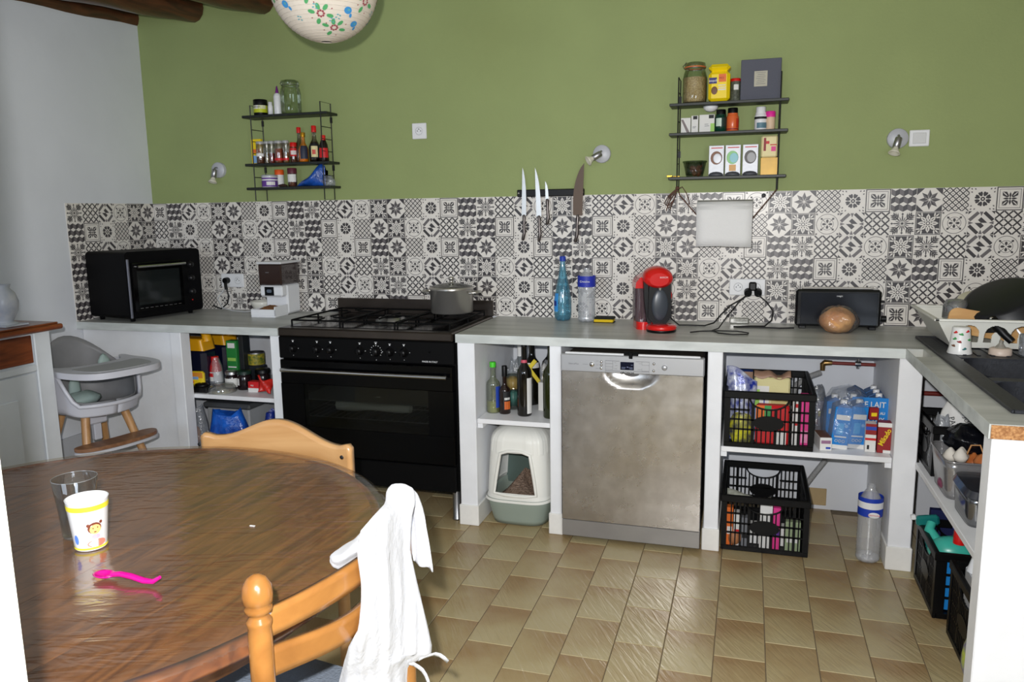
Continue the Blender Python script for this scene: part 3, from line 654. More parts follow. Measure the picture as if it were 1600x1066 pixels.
# ================================================================== WALL: KNIFE BAR, SOCKETS, LAMPS, SHELVES
kb = thing('magnetic_knife_rail', 'black magnetic knife rail on the wall above the patterned tiles', 'knife rail', (-.203, -.004, 1.528))
B().box(-.172, .172, -.018, 0, -.018, .018, .004).box(-.155, .155, -.020, -.018, -.013, -.007).box(-.155, .155, -.020, -.018, .007, .013).build('rail', BLACK, kb)
for x in (-.163, .163): B().lathe([(0, .003), (.005, .002), (.006, 0)], 12, T=TR(x, -.018, 0, rx=pi/2)).build('screw', CHROME, kb)
def knife(x, ztip, zb, zend, w, label, tilt, cleaver=False, bl=STEEL, y=-.0265):
    k = thing('kitchen_knife', label, 'knife', (x, y, zb), group='knives on the magnetic rail'); k.rotation_euler = (0, tilt, 0)
    H = ztip-zb; n = 12; pol = []
    for i in range(n+1): t = i/n; pol.append((-w*.5+w*.12*t, H*t) if not cleaver else (w*.5-.08*w*t, H*t))
    for i in range(n, -1, -1):
        t = i/n; ww = w*(1-t**3.2)**.8
        pol.append((-w*.5+w*.12*t+ww*(1-.12*t), H*t) if not cleaver else (w*.5-.08*w*t-ww*(1.0+.10*sin(pi*t)), H*t))
    B().prism(pol, -.001, .001, T=TR(0, 0, 0, rx=pi/2)).build('blade', bl, k)
    L_ = zb-zend
    B().tube([(0, 0, .004), (.001, 0, -.01), (.0, 0, -.35*L_), (.002, 0, -.7*L_), (-.004, 0, -.93*L_), (-.006, 0, -L_)], [.006, .0085, .0065, .0085, .0085, .006], 10).build('handle', pm('dark satin handle', (96, 90, 88), .3, .9), k)
knife(-.338, 1.655, 1.418, 1.293, .024, 'long curved carving knife, leftmost on the magnetic rail', R(1))
knife(-.260, 1.652, 1.413, 1.288, .026, 'long straight bread knife beside the carving knife on the rail', R(-2))
knife(-.217, 1.585, 1.495, 1.37, .016, 'small paring knife with dark handle between the bread knife and the chef knife', R(-2))
knife(-.062, 1.668, 1.415, 1.283, .046, 'broad brown-tinted chef knife, rightmost on the magnetic rail', R(3), True, pm('brownish steel', (92, 78, 68), .5, .5))
def plate(x0, x1, z0, z1, label, name='wall_socket', cat='socket', holes=1, y=-.0):
    t = thing(name, label, cat, ((x0+x1)/2, y, (z0+z1)/2)); w2, h2 = (x1-x0)/2, (z1-z0)/2
    B().box(-w2, w2, -.010, 0, -h2, h2, .003).build('cover_plate', WPL, t)
    for i in range(holes):
        xc = 0 if holes == 1 else (-w2/2 if i == 0 else w2/2)
        B().lathe([(.0, -.0005), (.017, -.0005), (.019, .0015), (.021, .0008), (.021, 0)], 20, T=TR(xc, -.010, 0, rx=pi/2)).build('well', pm('socket grey', (196, 197, 199), .4), t)
        B().lathe([(0, .001), (.0025, .001), (.0025, 0)], 8, T=TR(xc-.009, -.0105, 0, rx=pi/2)).lathe([(0, .001), (.0025, .001), (.0025, 0)], 8, T=TR(xc+.009, -.0105, 0, rx=pi/2)).lathe([(0, .008), (.002, .007), (.0022, 0)], 8, T=TR(xc, -.0105, .009, rx=pi/2)).build('pins', pm('contact', (50, 50, 52), .4), t)
    return t
plate(-.942, -.862, 1.817, 1.897, 'square white socket on the green wall above the cooker')
plate(-2.170, -2.020, 1.03, 1.108, 'double white socket on the tiles behind the mini oven', holes=2, y=-.006)
plate(.671, .834, 1.030, 1.108, 'double white socket on the tiles behind the coffee machine cable', holes=2, y=-.006)
sw = thing('light_switch', 'square white light switch on the green wall beside the right spotlight', 'switch', (1.449, 0, 1.728))
B().box(-.040, .040, -.010, 0, -.035, .035, .003).build('cover_plate', WPL, sw); B().box(-.026, .026, -.013, -.010, -.023, .023, .002).build('rocker', pm('switch rocker', (205, 206, 206), .35), sw)
def spot(x, z, label, dirv, r=.043):
    t = thing('wall_spotlight', label, 'wall lamp', (x, 0, z), group='small chrome wall spotlights')
    B().lathe([(0, .022), (r*.93, .022), (r, .018), (r, 0)], 32, T=TR(0, 0, 0, rx=pi/2)).build('wall_plate', pm('satin lamp plate', (186, 188, 194), .45, .1), t)
    j = Vector((0, -.045, 0)); d = Vector(dirv).normalized()
    a = Vector((0, -.022, .012)); B().tube([a, a+Vector((0, -.012, 0)), j+Vector((0, -.0, .008)), j+d*.006], .005, 8).build('swivel', SATIN, t)
    q = d.to_track_quat('Z', 'Y').to_matrix().to_4x4(); T = Matrix.Translation(j) @ q
    B().lathe([(0, 0), (.014, 0), (.015, .003), (.015, .045), (.012, .046), (0, .04)], 20, T=T).build('lamp_head', SATIN, t)
    B().lathe([(.010, .045), (.012, .052), (.020, .066), (.025, .074), (.022, .074), (0, .055)], 20, T=T).build('bulb', pm('frosted bulb', (215, 212, 195), .2), t)
spot(.055, 1.708, 'round chrome wall spotlight turned left above the chef knife', (-.75, -.45, -.48))
spot(1.362, 1.729, 'round chrome wall spotlight pointing down beside the white light switch', (-.28, -.35, -.95))
spot(-2.135, 1.694, 'round wall spotlight pointing down left of the spice shelf', (-.06, -.3, -.97))
DEP = .12
def wire_shelf(x0, x1, z0, z1, boards, bx0, bx1, label):
    t = thing('wall_shelf', label, 'shelf', ((x0+x1)/2, 0, z0), group='black wire wall shelves'); xm = (x0+x1)/2
    for x in (x0, x1):
        b = B(); h = z1-z0; pts = [(x-xm, -.004, 0), (x-xm, -DEP+.008, 0), (x-xm, -DEP+.008, h), (x-xm, -.004, h)]
        b.tube(pts, .0028, 6, closed=True, sm=False)
        for k in range(1, 8): b.tube([(x-xm, -.004, h*k/8), (x-xm, -DEP+.008, h*k/8)], .002, 5)
        b.build('side_ladder', WIRE, t)
        for z in (z1-.08, z1-.33): B().box(x-xm-.006, x-xm+.006, -.006, 0, z-z0-.02, z-z0+.01).build('wall_bracket', WIRE, t)
    for z in boards: B().box(bx0-xm, bx1-xm, -DEP, -.003, z-z0-.013, z-z0, .002).build('board', pm('black board', (34, 38, 34), .45), t)
    return t
LZ = (1.968, 1.715, 1.588); RZ = (1.914, 1.783, 1.585)
wire_shelf(-1.835, -1.412, 1.517, 2.02, LZ, -1.885, -1.372, 'black wire wall shelf with spices and sauces, left of the two')
wire_shelf(.424, .866, 1.520, 2.028, RZ, .385, .902, 'black wire wall shelf with jars and boxes, right of the two')
# ================================================================== small goods helpers
_lat = {}
def P_(r, h, kind):
    """bottle and jar outlines, r radius, h full height"""
    if kind == 'jar': return [(0, 0), (r*.94, 0), (r, .03*h), (r, .80*h), (r*.90, .88*h), (r*.86, .90*h), (r*.86, h)]
    if kind == 'straight': return [(0, 0), (r*.97, 0), (r, .02*h), (r, .98*h), (r*.97, h)]
    if kind == 'bottle': return [(0, 0), (r*.9, 0), (r, .03*h), (r, .52*h), (r*.9, .60*h), (r*.42, .74*h), (r*.34, .80*h), (r*.34, h)]
    if kind == 'wine': return [(0, 0), (r*.92, 0), (r, .02*h), (r, .60*h), (r*.92, .66*h), (r*.45, .74*h), (r*.37, .80*h), (r*.37, h)]
    if kind == 'sauce': return [(0, 0), (r*.9, 0), (r, .04*h), (r, .50*h), (r*.75, .62*h), (r*.42, .74*h), (r*.36, .90*h), (r*.36, h)]
    if kind == 'pet': return [(0, 0), (r*.55, .004), (r*.9, .03*h), (r, .08*h), (r*.97, .14*h), (r, .20*h), (r*.96, .26*h), (r, .32*h), (r*.96, .38*h), (r, .44*h), (r*.95, .50*h), (r, .57*h), (r, .74*h), (r*.9, .80*h), (r*.5, .90*h), (r*.34, .93*h), (r*.34, h)]
    if kind == 'squeeze': return [(0, 0), (r*.9, 0), (r, .05*h), (r*.95, .5*h), (r*.8, .8*h), (r*.45, h)]
    if kind == 'perrier': return [(0, 0), (r*.6, .003), (r*.95, .05*h), (r, .15*h), (r*.98, .35*h), (r*.8, .52*h), (r*.55, .70*h), (r*.34, .88*h), (r*.30, .93*h), (r*.30, h)]
def rad_at(prof, z):
    for (r0, z0), (r1, z1) in zip(prof, prof[1:]):
        if z0 <= z <= z1 and z1 > z0: return r0+(r1-r0)*(z-z0)/(z1-z0)
    return prof[-1][0]
def cut(prof, z0, z1, off=0):
    pts = [(rad_at(prof, z0)+off, z0)]+[(r+off, z) for r, z in prof if z0 < z < z1 and r > 1e-4]+[(rad_at(prof, z1)+off, z1)]
    return pts
def vessel(name, label, cat, x, y, z, r, h, kind, mat, cap=None, fill=None, bands=(), rz=0, group=None, n=24, sy=1, capname='cap', texts=()):
    """a jar or bottle: body, optional filling (fraction, material), cap (r, h, material), bands (f0, f1, material, arc or None)"""
    t = thing(name, label, cat, (x, y, z), rz, group); hb = h-(cap[1] if cap else 0); pr = P_(r, hb, kind)
    B().lathe(pr, n, sy=sy).build('body', mat, t)
    if fill:
        f0, fm = fill; q = cut(pr, .003, f0*hb, -.0022); B().lathe([(0, .003)]+q+[(0, f0*hb)], n, sy=sy).build('contents', fm, t)
    if cap:
        cr_, ch, cm = cap; B().lathe([(cr_, hb-.004), (cr_, hb+ch-.002), (cr_*.93, hb+ch), (0, hb+ch)], n, sy=sy).build(capname, cm, t)
    for bd in bands:
        f0, f1, bm = bd[:3]; a0, a1 = bd[3] if len(bd) > 3 else (0, 2*pi)
        q = cut(pr, f0*hb, f1*hb, .0008); B().lathe(q, n if a1-a0 > 6 else 12, a0=a0, a1=a1, sy=sy).build('paper_label', bm, t)
    for body, size, tm, fz in texts:
        txt(body, size, tm, t, (0, -r*sy-.0014, fz*hb))
    return t
def carton(name, label, cat, x, y, z, w, d, h, mat, rz=0, group=None, prints=(), texts=(), c=.0015, flap=False):
    """a box or pack: body plus flat printed patches on its front face given as fractions (u0,u1,v0,v1,material)"""
    t = thing(name, label, cat, (x, y, z), rz, group)
    B().box(-w/2, w/2, -d/2, d/2, 0, h, c).build('body', mat, t)
    for i, (u0, u1, v0, v1, pmt) in enumerate(prints):
        B().box(-w/2+u0*w, -w/2+u1*w, -d/2-.0006-.0001*i, -d/2+.0001, v0*h, v1*h).build('print', pmt, t)
    for body, size, tm, fx, fz in texts: txt(body, size, tm, t, (-w/2+fx*w, -d/2-.0016, fz*h))
    return t
AF = (-pi*.95, -.05*pi)   # the arc of a label that faces the room
def pc(name, c=(128, 128, 128), rough=.5): return pm(name, c, rough)
YEL = pc('yellow print', (235, 205, 30)); ORG = pc('orange print', (225, 110, 40)); BLU = pc('blue print', (40, 70, 170)); DRED = pc('dark red print', (140, 25, 28))
PNK = pc('pink print', (222, 60, 140)); GRN = pc('green print', (60, 150, 80)); LGRN = pc('light green print', (150, 200, 90)); GREYP = pc('grey print block', (120, 122, 128)); REDP = pc('red print', (200, 30, 35))
BRN = pc('brown print', (110, 70, 45)); LBLU = pc('light blue print', (130, 170, 215)); PURP = pc('purple print', (95, 55, 140)); CREAM = pc('cream print', (228, 214, 160))
# ---- goods on the left wall shelf
z = LZ[0]
vessel('cosmetic_jar', 'squat black jar with yellow label on the top left shelf', 'jar', -1.80, -.066, z, .036, .085, 'straight', BLACK, (.037, .022, BLACK), bands=((.25, .85, pc('lime label', (190, 200, 40))), (.55, .85, PAPERW, AF)), texts=(('EXFOLIO', .011, DARKTXT, .70),))
g = thing('glue_bottle', 'white squeeze bottle with purple pointed tip beside the empty glass jar', 'bottle', (-1.693, -.066, z))
B().lathe([(0, 0), (.019, 0), (.02, .004), (.02, .095), (.016, .108), (.010, .113)], 20).build('body', WPL, g); B().lathe([(.010, .112), (.009, .118), (.003, .150), (0, .152)], 16).build('nozzle', pc('purple tip', (110, 30, 120)), g)
g = thing('small_white_tube', 'small white tube in front of the glue bottle', 'tube', (-1.722, -.092, z)); B().lathe([(0, 0), (.013, 0), (.013, .045), (.011, .048), (.011, .066), (0, .067)], 16).build('body', WPL, g)
def bail_jar(x, y, z, r, h, label, content=None, level=.6, seal=None):
    t = thing('preserving_jar', label, 'jar', (x, y, z))
    pr = [(0, 0), (r*.8, 0), (r*.97, .04*h), (r, .12*h), (r, .60*h), (r*.9, .74*h), (r*.82, .80*h), (r*.80, .86*h)]
    B().lathe(pr, 28).build('body', film('jar glass', (236, 242, 232), .06, .03), t)
    B().lathe([(r*.84, .865*h), (r*.86, .90*h), (r*.84, .96*h), (r*.6, .985*h), (0, .99*h)], 28).build('lid', _M['jar glass'], t)
    if seal: B().lathe([(r*.80, .85*h), (r*.90, .85*h), (r*.90, .875*h), (r*.80, .875*h)], 28).build('rubber_seal', seal, t)
    B().tube([(r*.87*cos(a), r*.87*sin(a), .84*h) for a in [2*pi*k/20 for k in range(20)]], .0014, 5, closed=True).tube([(-r*.87, 0, .84*h), (-r*1.0, -.01, .90*h), (-r*.7, -.02, .98*h)], .0016, 5).build('wire_bail', SATIN, t)
    if content: B().lathe([(0, .004)]+cut(pr, .006, level*h, -.003)+[(0, level*h+.004)], 28).build('contents', content, t)
    return t
bail_jar(-1.612, -.064, z, .054, .178, 'large empty glass preserving jar on the top left shelf')
z = LZ[1]; SPG = [((120, 70, 45), 'brown'), ((150, 40, 30), 'brick red'), ((165, 120, 60), 'ochre'), ((175, 85, 45), 'orange'), ((150, 130, 80), 'pale olive')]
carton('yellow_packet', 'yellow packet standing at the left end of the middle spice shelf', 'packet', -1.852, -.045, z, .062, .02, .135, YEL, prints=((.1, .9, .05, .35, LBLU), (.1, .9, .45, .6, ORG)))
for i, (x, w, (c, nm)) in enumerate(((-1.809, .046, SPG[0]), (-1.768, .030, SPG[4]), (-1.738, .034, SPG[1]), (-1.694, .048, SPG[3]), (-1.650, .036, SPG[2]))):
    vessel('spice_jar', ['wide glass spice jar with brown powder beside the yellow packet', 'slim glass spice jar, second from the yellow packet', 'glass spice jar of brick red spice in the middle of the row', 'wide glass spice jar of orange spice with a red band', 'glass spice jar of ochre powder beside the red-capped bottle'][i], 'jar', x, -.080, z, w/2-.001, .118, 'straight', film('spice glass', (232, 228, 222), .14, .05), (w/2-.001, .010, film('cap clear', (225, 215, 215), .2, .2, .5)), (.5 if i != 3 else .7, pm('spice '+nm, c, .9, var=.25, scale=120)), bands=(((.12, .24, REDP, AF),) if i in (3, 4) else ((.35, .5, PAPERW, AF),) if i == 0 else ()), group='glass spice jars on the left wall shelf')
vessel('spice_bottle', 'small bottle with red cap and red and white label among the spices', 'bottle', -1.620, -.055, z, .019, .108, 'straight', film('spice glass', ), (.0185, .022, RED), (.4, pm('spice brown', (90, 50, 30), .9)), bands=((.4, .9, REDP, AF), (.5, .75, PAPERW, (-pi*.6, -.2))))
CAPR = RED
vessel('sauce_bottle', 'red-capped clear sauce bottle behind the golden oil bottle', 'bottle', -1.594, -.035, z, .024, .188, 'sauce', film('sauce glass', (210, 205, 190), .12, .05), (.0115, .026, CAPR), (.45, pm('amber sauce', (120, 60, 20), .3)))
vessel('oil_bottle', 'small golden oil bottle with gold cap and dark label', 'bottle', -1.543, -.080, z, .026, .155, 'sauce', film('golden oil glass', (245, 190, 50), .12, .05, .25, (240, 165, 20)), (.0125, .018, pm('gold cap', (200, 150, 40), .3, .8)), (.6, pm('golden oil', (235, 165, 20), .2)), bands=((.12, .62, pc('navy label', (35, 40, 60)), (-pi*.55, -.12)),))
vessel('sauce_bottle', 'tall dark sauce bottle with red cap and round picture label', 'bottle', -1.490, -.055, z, .029, .190, 'sauce', film('sauce glass'), (.0135, .030, CAPR), (.66, pm('dark soy', (22, 10, 8), .25)), bands=((.12, .60, DARKTXT, AF), (.16, .52, CREAM, (-pi*.55, -.5)), (.25, .40, REDP, (-pi*.48, -.9))))
vessel('soy_bottle', 'short black sauce bottle with red cap and red label at the right end', 'bottle', -1.432, -.062, z, .026, .138, 'squeeze', pm('dark soy', ()), (.0125, .024, CAPR), bands=((.18, .62, REDP, (-pi*.7, -.05)),))
z = LZ[2]
vessel('spread_tub', 'white and purple tub on the lowest left wall shelf', 'tub', -1.762, -.080, z, .042, .066, 'squeeze' if 0 else 'straight', WPL, (.044, .007, film('tub lid', (235, 235, 240), .2, .2, .6)), bands=((.04, .60, PURP), (.18, .5, PAPERW, (-pi*.45, -.3)), (.72, .86, PURP)))
vessel('pill_bottle', 'small white bottle with orange cap behind the purple tub', 'bottle', -1.729, -.035, z, .024, .095, 'straight', PAPERW, (.025, .024, pc('orange cap', (225, 90, 25))))
vessel('spice_shaker', 'small shaker with maroon cap standing beside the blue bag', 'shaker', -1.632, -.062, z, .024, .100, 'straight', film('spice glass'), (.025, .026, pc('maroon cap', (95, 35, 50))), (.5, pm('spice brown')), bands=((.35, .9, PAPERW, AF),))
o = B().ell((0, 0, .008), (.028, .018, .008), 12, wob=.15).build('loose_peppercorns', pm('brown grains', (70, 45, 30), .8, var=.3, scale=200, bump=1, bscale=200), loc=(-1.688, -.07, z)); tag(o, 'little heap of brown grains in front of the orange-capped bottle', 'spice')
def crumple(name, label, cat, x, y, z, rx, ry, rz_, mat, seed=0, wob=.12, n=28, group=None, taper=.35):
    """a soft crinkled bag standing on z"""
    rnd = random.Random(seed); ph = [rnd.uniform(0, 6.3) for _ in range(8)]; b = B()
    def f(u, v):
        a = 2*pi*u; t = v; prof = (sin(pi*(.14+.72*t)))**.45
        rr = prof*(1-taper*t**1.5); q = 1+wob*(sin(3*a+ph[0]+2*t)+.7*sin(7*a+ph[1]+4*t)*.6+.5*sin(11*a+ph[2]-5*t)*.5)+wob*.5*sin(13*t+ph[3]+2*a)
        return (rx*rr*q*cos(a), ry*rr*q*sin(a), max(0, rz_*2*t*(1+wob*.5*sin(2*a+ph[4])*t+wob*.25*sin(5*a+ph[5])*t)))
    b.sheet(f, n, n//2); b.add([f(i/n, 0) for i in range(n)], [tuple(range(n))]); b.add([f(i/n, 1) for i in range(n)], [tuple(range(n))])
    o = b.build(name, mat, loc=(x, y, z)); tag(o, label, cat, group); return o
BB = pm('blue plastic bag', (28, 78, 165), .3, var=.3, scale=30, bump=.5, bscale=40)
b = B(); b.sheet(lambda u, v: (-.105+.19*v+.0, (.045*(sin(pi*min(1, v*1.1+.02))**.7)*(1+.12*sin(6*pi*u+9*v)))*cos(2*pi*u), .056*(min(1, v*1.25)**1.1)*(1+.1*sin(11*v))*(1+sin(2*pi*u)*(1 if v < .92 else .6))), 22, 22)
o = b.build('plastic_bag', BB, loc=(-1.50, -.06, z+.001)); tag(o, 'crumpled blue plastic bag on the lowest left wall shelf', 'bag')
crumple('clear_bag', 'small clear plastic bag at the right end of the lowest left wall shelf', 'bag', -1.412, -.058, z, .036, .035, .026, BAG, 4, .16)
# ---- goods on the right wall shelf
z = RZ[0]
bail_jar(.492, -.062, z, .054, .185, 'large preserving jar of oats with orange seal on the top right shelf', pm('oat flakes', (214, 186, 150), .9, col2=(176, 146, 108), scale=160, bump=.7, bscale=180), .62, pc('orange seal', (205, 110, 60)))
cc = thing('cocoa_tub', 'yellow chocolate powder tub on the top right shelf', 'tub', (.602, -.062, z))
YP = pm('yellow plastic', (240, 210, 10), .35)
B().box(-.047, .047, -.048, .048, 0, .132, .014).build('body', YP, cc); B().box(-.048, .048, -.049, .049, .132, .163, .015).build('lid', YP, cc)
B().box(-.044, -.010, -.0488, -.048, .078, .104).build('logo_patch', pc('dark blue print', (35, 30, 110)), cc); txt('esquik', .015, WPL, cc, (-.026, -.0495, .091))
B().box(-.002, .030, -.0488, -.048, .084, .118).build('nutrition_print', ORG, cc); B().box(-.004, .030, -.0488, -.048, .048, .054).box(-.002, .030, -.0488, -.048, .058, .062).box(-.004, .028, -.0488, -.048, .068, .072).build('print', PAPERW, cc)
txt('MO', .014, DRED, cc, (.010, -.0495, .100)); B().ell((-.020, -.048, .048), (.014, .0008, .018), 12).build('print', BRN, cc)
vessel('spice_shaker', 'slim grey green shaker with red lid between the yellow tub and the grey album', 'shaker', .672, -.055, z, .0215, .102, 'straight', pm('dried herbs', (88, 92, 78), .6, var=.5, scale=90), (.0225, .009, RED), bands=((.55, .8, PAPERW, (-pi*.6, -.9)),))
bkk = thing('photo_album', 'square dark grey album with a small beige plate, standing on the top right shelf', 'album', (.780, -.060, z))
B().box(-.086, .086, -.014, .014, 0, .178, .002).build('cover', pm('slate cloth', (84, 86, 98), .7, bump=.2, bscale=400), bkk)
B().box(-.028, .028, -.0152, -.014, .060, .126).build('title_plate', pm('beige plate', (178, 174, 158), .6), bkk)
b = B()
for k in range(7): b.box(-.020+.003*(k % 3), .020-.004*(k % 2), -.0158, -.0152, .070+k*.008, .0715+k*.008)
b.build('print', GREYTXT, bkk)
vessel('bowl', 'small white bowl standing upside down behind the green bottle', 'bowl', .560, -.018, RZ[1], .012, .09, 'straight', WPL) if 0 else None
bw = thing('spotlight_cup', 'white round cap hanging under the top board of the right shelf', 'cap', (.566, -.07, 1.874)); B().lathe([(0, 0), (.018, .003), (.030, .012), (.034, .024), (0, .026)], 24).build('body', WPL, bw)
z = RZ[1]
tc_ = carton('medicine_box', 'small white medicine box with a grey diagonal stripe', 'box', .456, -.06, z, .044, .022, .070, PAPERW, prints=())
B().prism([(-.021, .060), (-.012, .062), (.020, .0), (.006, .0)], 0, .0008, T=TR(0, -.011, .001, rx=pi/2)).build('print', pc('taupe print', (120, 108, 108)), tc_)
carton('medicine_box', 'narrow white medicine box with black print in the corner', 'box', .497, -.06, z, .031, .03, .078, PAPERW, prints=((.25, .85, .78, .97, DARKTXT), (.2, .7, .35, .38, GREYP), (.2, .6, .28, .31, GREYP)))
carton('medicine_box', 'wide white medicine box with black print and green edge', 'box', .551, -.06, z, .068, .03, .080, PAPERW, prints=((.62, .95, .78, .97, DARKTXT), (.74, 1, .0, .5, LGRN), (.35, .65, .35, .38, GREYP), (.35, .6, .45, .48, GREYP)))
vessel('pill_bottle', 'dark green pill bottle with black cap on the right shelf', 'bottle', .612, -.06, z, .027, .100, 'jar', pm('dark green glass', (14, 70, 52), .15, trans=.4), (.021, .022, BLACK), bands=((.32, .78, pc('label white green', (196, 214, 200)), (-pi*.75, -pi*.45)), (.3, .8, pc('label dark', (30, 50, 45)), (-pi*.42, -.1))))
vessel('pill_bottle', 'orange pill bottle with black cap on the right shelf', 'bottle', .664, -.06, z, .027, .105, 'jar', pm('orange shiny label', (215, 100, 50), .25), (.022, .024, BLACK), bands=((.2, .7, pc('red orange print', (190, 50, 20)), (-pi*.3, -.05)), (.1, .16, DRED)))
vessel('pill_bottle', 'white pill bottle with white cap beside the pink-capped one', 'bottle', .786, -.06, z, .027, .103, 'jar', WPL, (.021, .024, WPL), bands=((.62, .75, DARKTXT, AF), (.12, .42, pc('steel blue print', (90, 125, 140)), (-pi*.7, -.3))))
vessel('pill_bottle', 'small beige bottle with bright pink cap on the right shelf', 'bottle', .828, -.06, z, .020, .082, 'straight', pc('beige bottle', (218, 190, 160)), (.021, .022, pc('bright pink', (225, 40, 150))))
z = RZ[2]
nb = thing('nut_bowl', 'small glass bowl of brown nuts with glass lid on the lowest right shelf', 'bowl', (.500, -.062, z))
B().lathe([(0, 0), (.036, 0), (.040, .01), (.052, .066), (.050, .066), (.038, .01), (0, .004)], 28).build('bowl', GLASS, nb); B().lathe([(.055, .066), (.055, .072), (0, .074)], 28).build('lid', film('green glass', (200, 215, 190), .08, .05), nb)
rnd = random.Random(3)
for k in range(26):
    a = rnd.uniform(0, 6.3); q = rnd.uniform(0, .036); zz = .010+rnd.uniform(0, .038)
    B().ell((0, 0, 0), (.010, .007, .006), 8).build('nut', pm('brown nut', (170, 100, 64), .5, var=.2), nb, loc=(q*cos(a)*(.7+zz*6), q*sin(a)*(.7+zz*6), zz), rot=(rnd.uniform(0, 3), rnd.uniform(0, 3), 0))
FOIL = pm('silver foil card', (168, 170, 175), .42, .35, bump=.05)
for i, x in enumerate((.598, .671, .747)):
    t = carton('capsule_pack', ['silver coffee capsule pack, left of the three', 'silver coffee capsule pack with green print, middle of the three', 'silver coffee capsule pack, right of the three'][i], 'packet', x, -.062, z+.0, .068, .045, .138, FOIL, group='silver coffee capsule packs', prints=((.15, .9, .90, .93, REDP),))
    B().ell((0 if i != 1 else -.002, -.0226, .082), (.026, .0006, .030), 20).build('print', [pc('brown oval', (130, 90, 70)), pc('pale green oval', (150, 205, 140)), pc('grey oval', (96, 92, 92))][i], t)
    B().ell((.004, -.0232, .080), (.019, .0006, .022), 20).build('print', [FOIL, pc('pale blue', (150, 205, 215)), pc('silver oval', (170, 170, 174))][i], t)
    if i == 1: B().box(-.016, .014, -.0236, -.0226, .022, .050).build('print', pc('pale orange', (215, 165, 100)), t)
    B().lathe([(0, 0), (.031, .0), (.033, .006), (.026, .014), (.016, .018), (0, .020)], 24, T=TR(0, -.030, 0) @ Matrix.Diagonal((1, .35, 1, 1))).build('capsule_dispenser_slot', pm('dark grey card', (66, 68, 74), .4), t)
carton('golden_box', 'golden yellow box under the cream tin on the lowest right shelf', 'box', .829, -.055, z, .074, .05, .077, pm('golden card', (205, 160, 55), .4, .1, var=.2, scale=10))
t = carton('tea_box', 'cream and yellow tea box with red print on top of the golden box', 'box', .827, -.055, z+.0775, .070, .045, .096, CREAM, prints=((.55, .95, .55, .60, REDP), (.62, .9, .28, .5, PNK), (.15, .3, .3, .9, DRED), (.3, .5, .62, .75, REDP)), c=.006)
kg = thing('key_ring', 'small brass key ring at the left end of the lowest right shelf', 'keys', (.405, -.08, z)); B().tube([(.012*cos(a), .012*sin(a), .002) for a in [k*.52 for k in range(12)]], .0016, 5, closed=True).box(.0, .030, -.004, .004, .002, .006, .001).box(-.03, -.005, -.003, .004, .001, .010, .001).build('ring', pm('brass', (190, 150, 60), .3, .9), kg)
# string and kitchen roll
cord = thing('leather_cord', 'brown leather cord tied to the shelf and holding the kitchen roll', 'cord', (0, 0, 0)); LC = pm('brown leather cord', (88, 58, 46), .7)
b = B(); b.tube([(.427, -.11, 1.535), (.44, -.118, 1.50), (.535, -.125, 1.392)], .0028, 6).tube([(.866, -.11, 1.522), (.85, -.118, 1.50), (.765, -.12, 1.392)], .0028, 6)
b.build('strand', LC, cord)
b = B()
for k in range(3): b.tube([(.427, -.113, 1.535), (.40-.006*k, -.116, 1.50), (.385-.008*k, -.118, 1.45+.008*k), (.395-.004*k, -.118, 1.435+.01*k), (.412, -.117, 1.48), (.427, -.113, 1.53)], .0022, 5)
b.tube([(.427, -.113, 1.53), (.45, -.12, 1.54), (.47, -.12, 1.51), (.485, -.118, 1.46)], .0022, 5).tube([(.427, -.113, 1.53), (.39, -.12, 1.47), (.378, -.118, 1.43)], .0022, 5).ell((.427, -.113, 1.535), (.009, .009, .009), 8)
b.build('bow', LC, cord)
kr = thing('kitchen_roll', 'white kitchen paper roll hanging from the cord under the right shelf', 'paper roll', (.643, -.125, 1.415))
PR = pm('kitchen paper', (226, 226, 226), .85, bump=.25, bscale=220)
B().lathe([(.020, -.122), (.062, -.122), (.062, .122), (.020, .122), (.020, -.122)], 40, T=TR(0, 0, 0, ry=pi/2)).build('roll', PR, kr)
B().sheet(lambda u, v: (-.1215+.243*u, (-.0626*cos(1.2-1.2*v/.4) if v < .4 else -.0626-.002*sin((v-.4)*6)), (.0626*sin(1.2-1.2*v/.4) if v < .4 else -.148*(v-.4)/.6+.004*sin(5*u)*(v-.4))), 6, 6, thick=.0006).build('hanging_sheet', PR, kr)
o = B().lathe([(0, .006), (.009, .005), (.010, 0)], 16, T=TR(.812, -.006, 1.495, rx=pi/2)).build('wall_screw_cap', pm('grey cap', (72, 72, 76), .5)); tag(o, 'small dark round cap on the tiles right of the kitchen roll', 'cap')
# ================================================================== ON THE WORKTOP
ZT = .900
mo = thing('mini_oven', 'black mini oven standing at the left end of the worktop', 'mini oven', (-2.29, -.61, ZT), R(80))
# local x runs along the front from left to right, local -y is the front normal
W_, D_, H_ = .475, .305, .362
MB_ = pm('black painted steel', (6, 6, 8), .5, ior=1.22)
def rr(x0, x1, z0, z1, r, n=5):
    P = []
    for cx, cz, a in ((x1-r, z0+r, -pi/2), (x1-r, z1-r, 0), (x0+r, z1-r, pi/2), (x0+r, z0+r, pi)):
        for k in range(n+1): q = a+pi/2*k/n; P.append((cx+r*cos(q), cz+r*sin(q)))
    return P
b = B(); b.prism([(x, z) for x, z in rr(0, W_, .018, H_, .022)], -D_, 0, T=TR(0, 0, 0, rx=pi/2) , sm=True); b.build('casing', MB_, mo)
B().box(.030, .345, -.012, .0, .055, .305, .003).build('door_frame', BLACKG, mo)
dm = B().box(.055, .320, -.0135, -.012, .085, .262).build('door_window', pm('smoked oven window', (26, 30, 30), .1), mo)
B().tube([(.045, -.036, .285), (.345, -.036, .285)], .007, 10).tube([(.055, -.036, .285), (.055, -.01, .285)], .005, 8).tube([(.335, -.036, .285), (.335, -.01, .285)], .005, 8).build('door_handle', CHROME, mo)
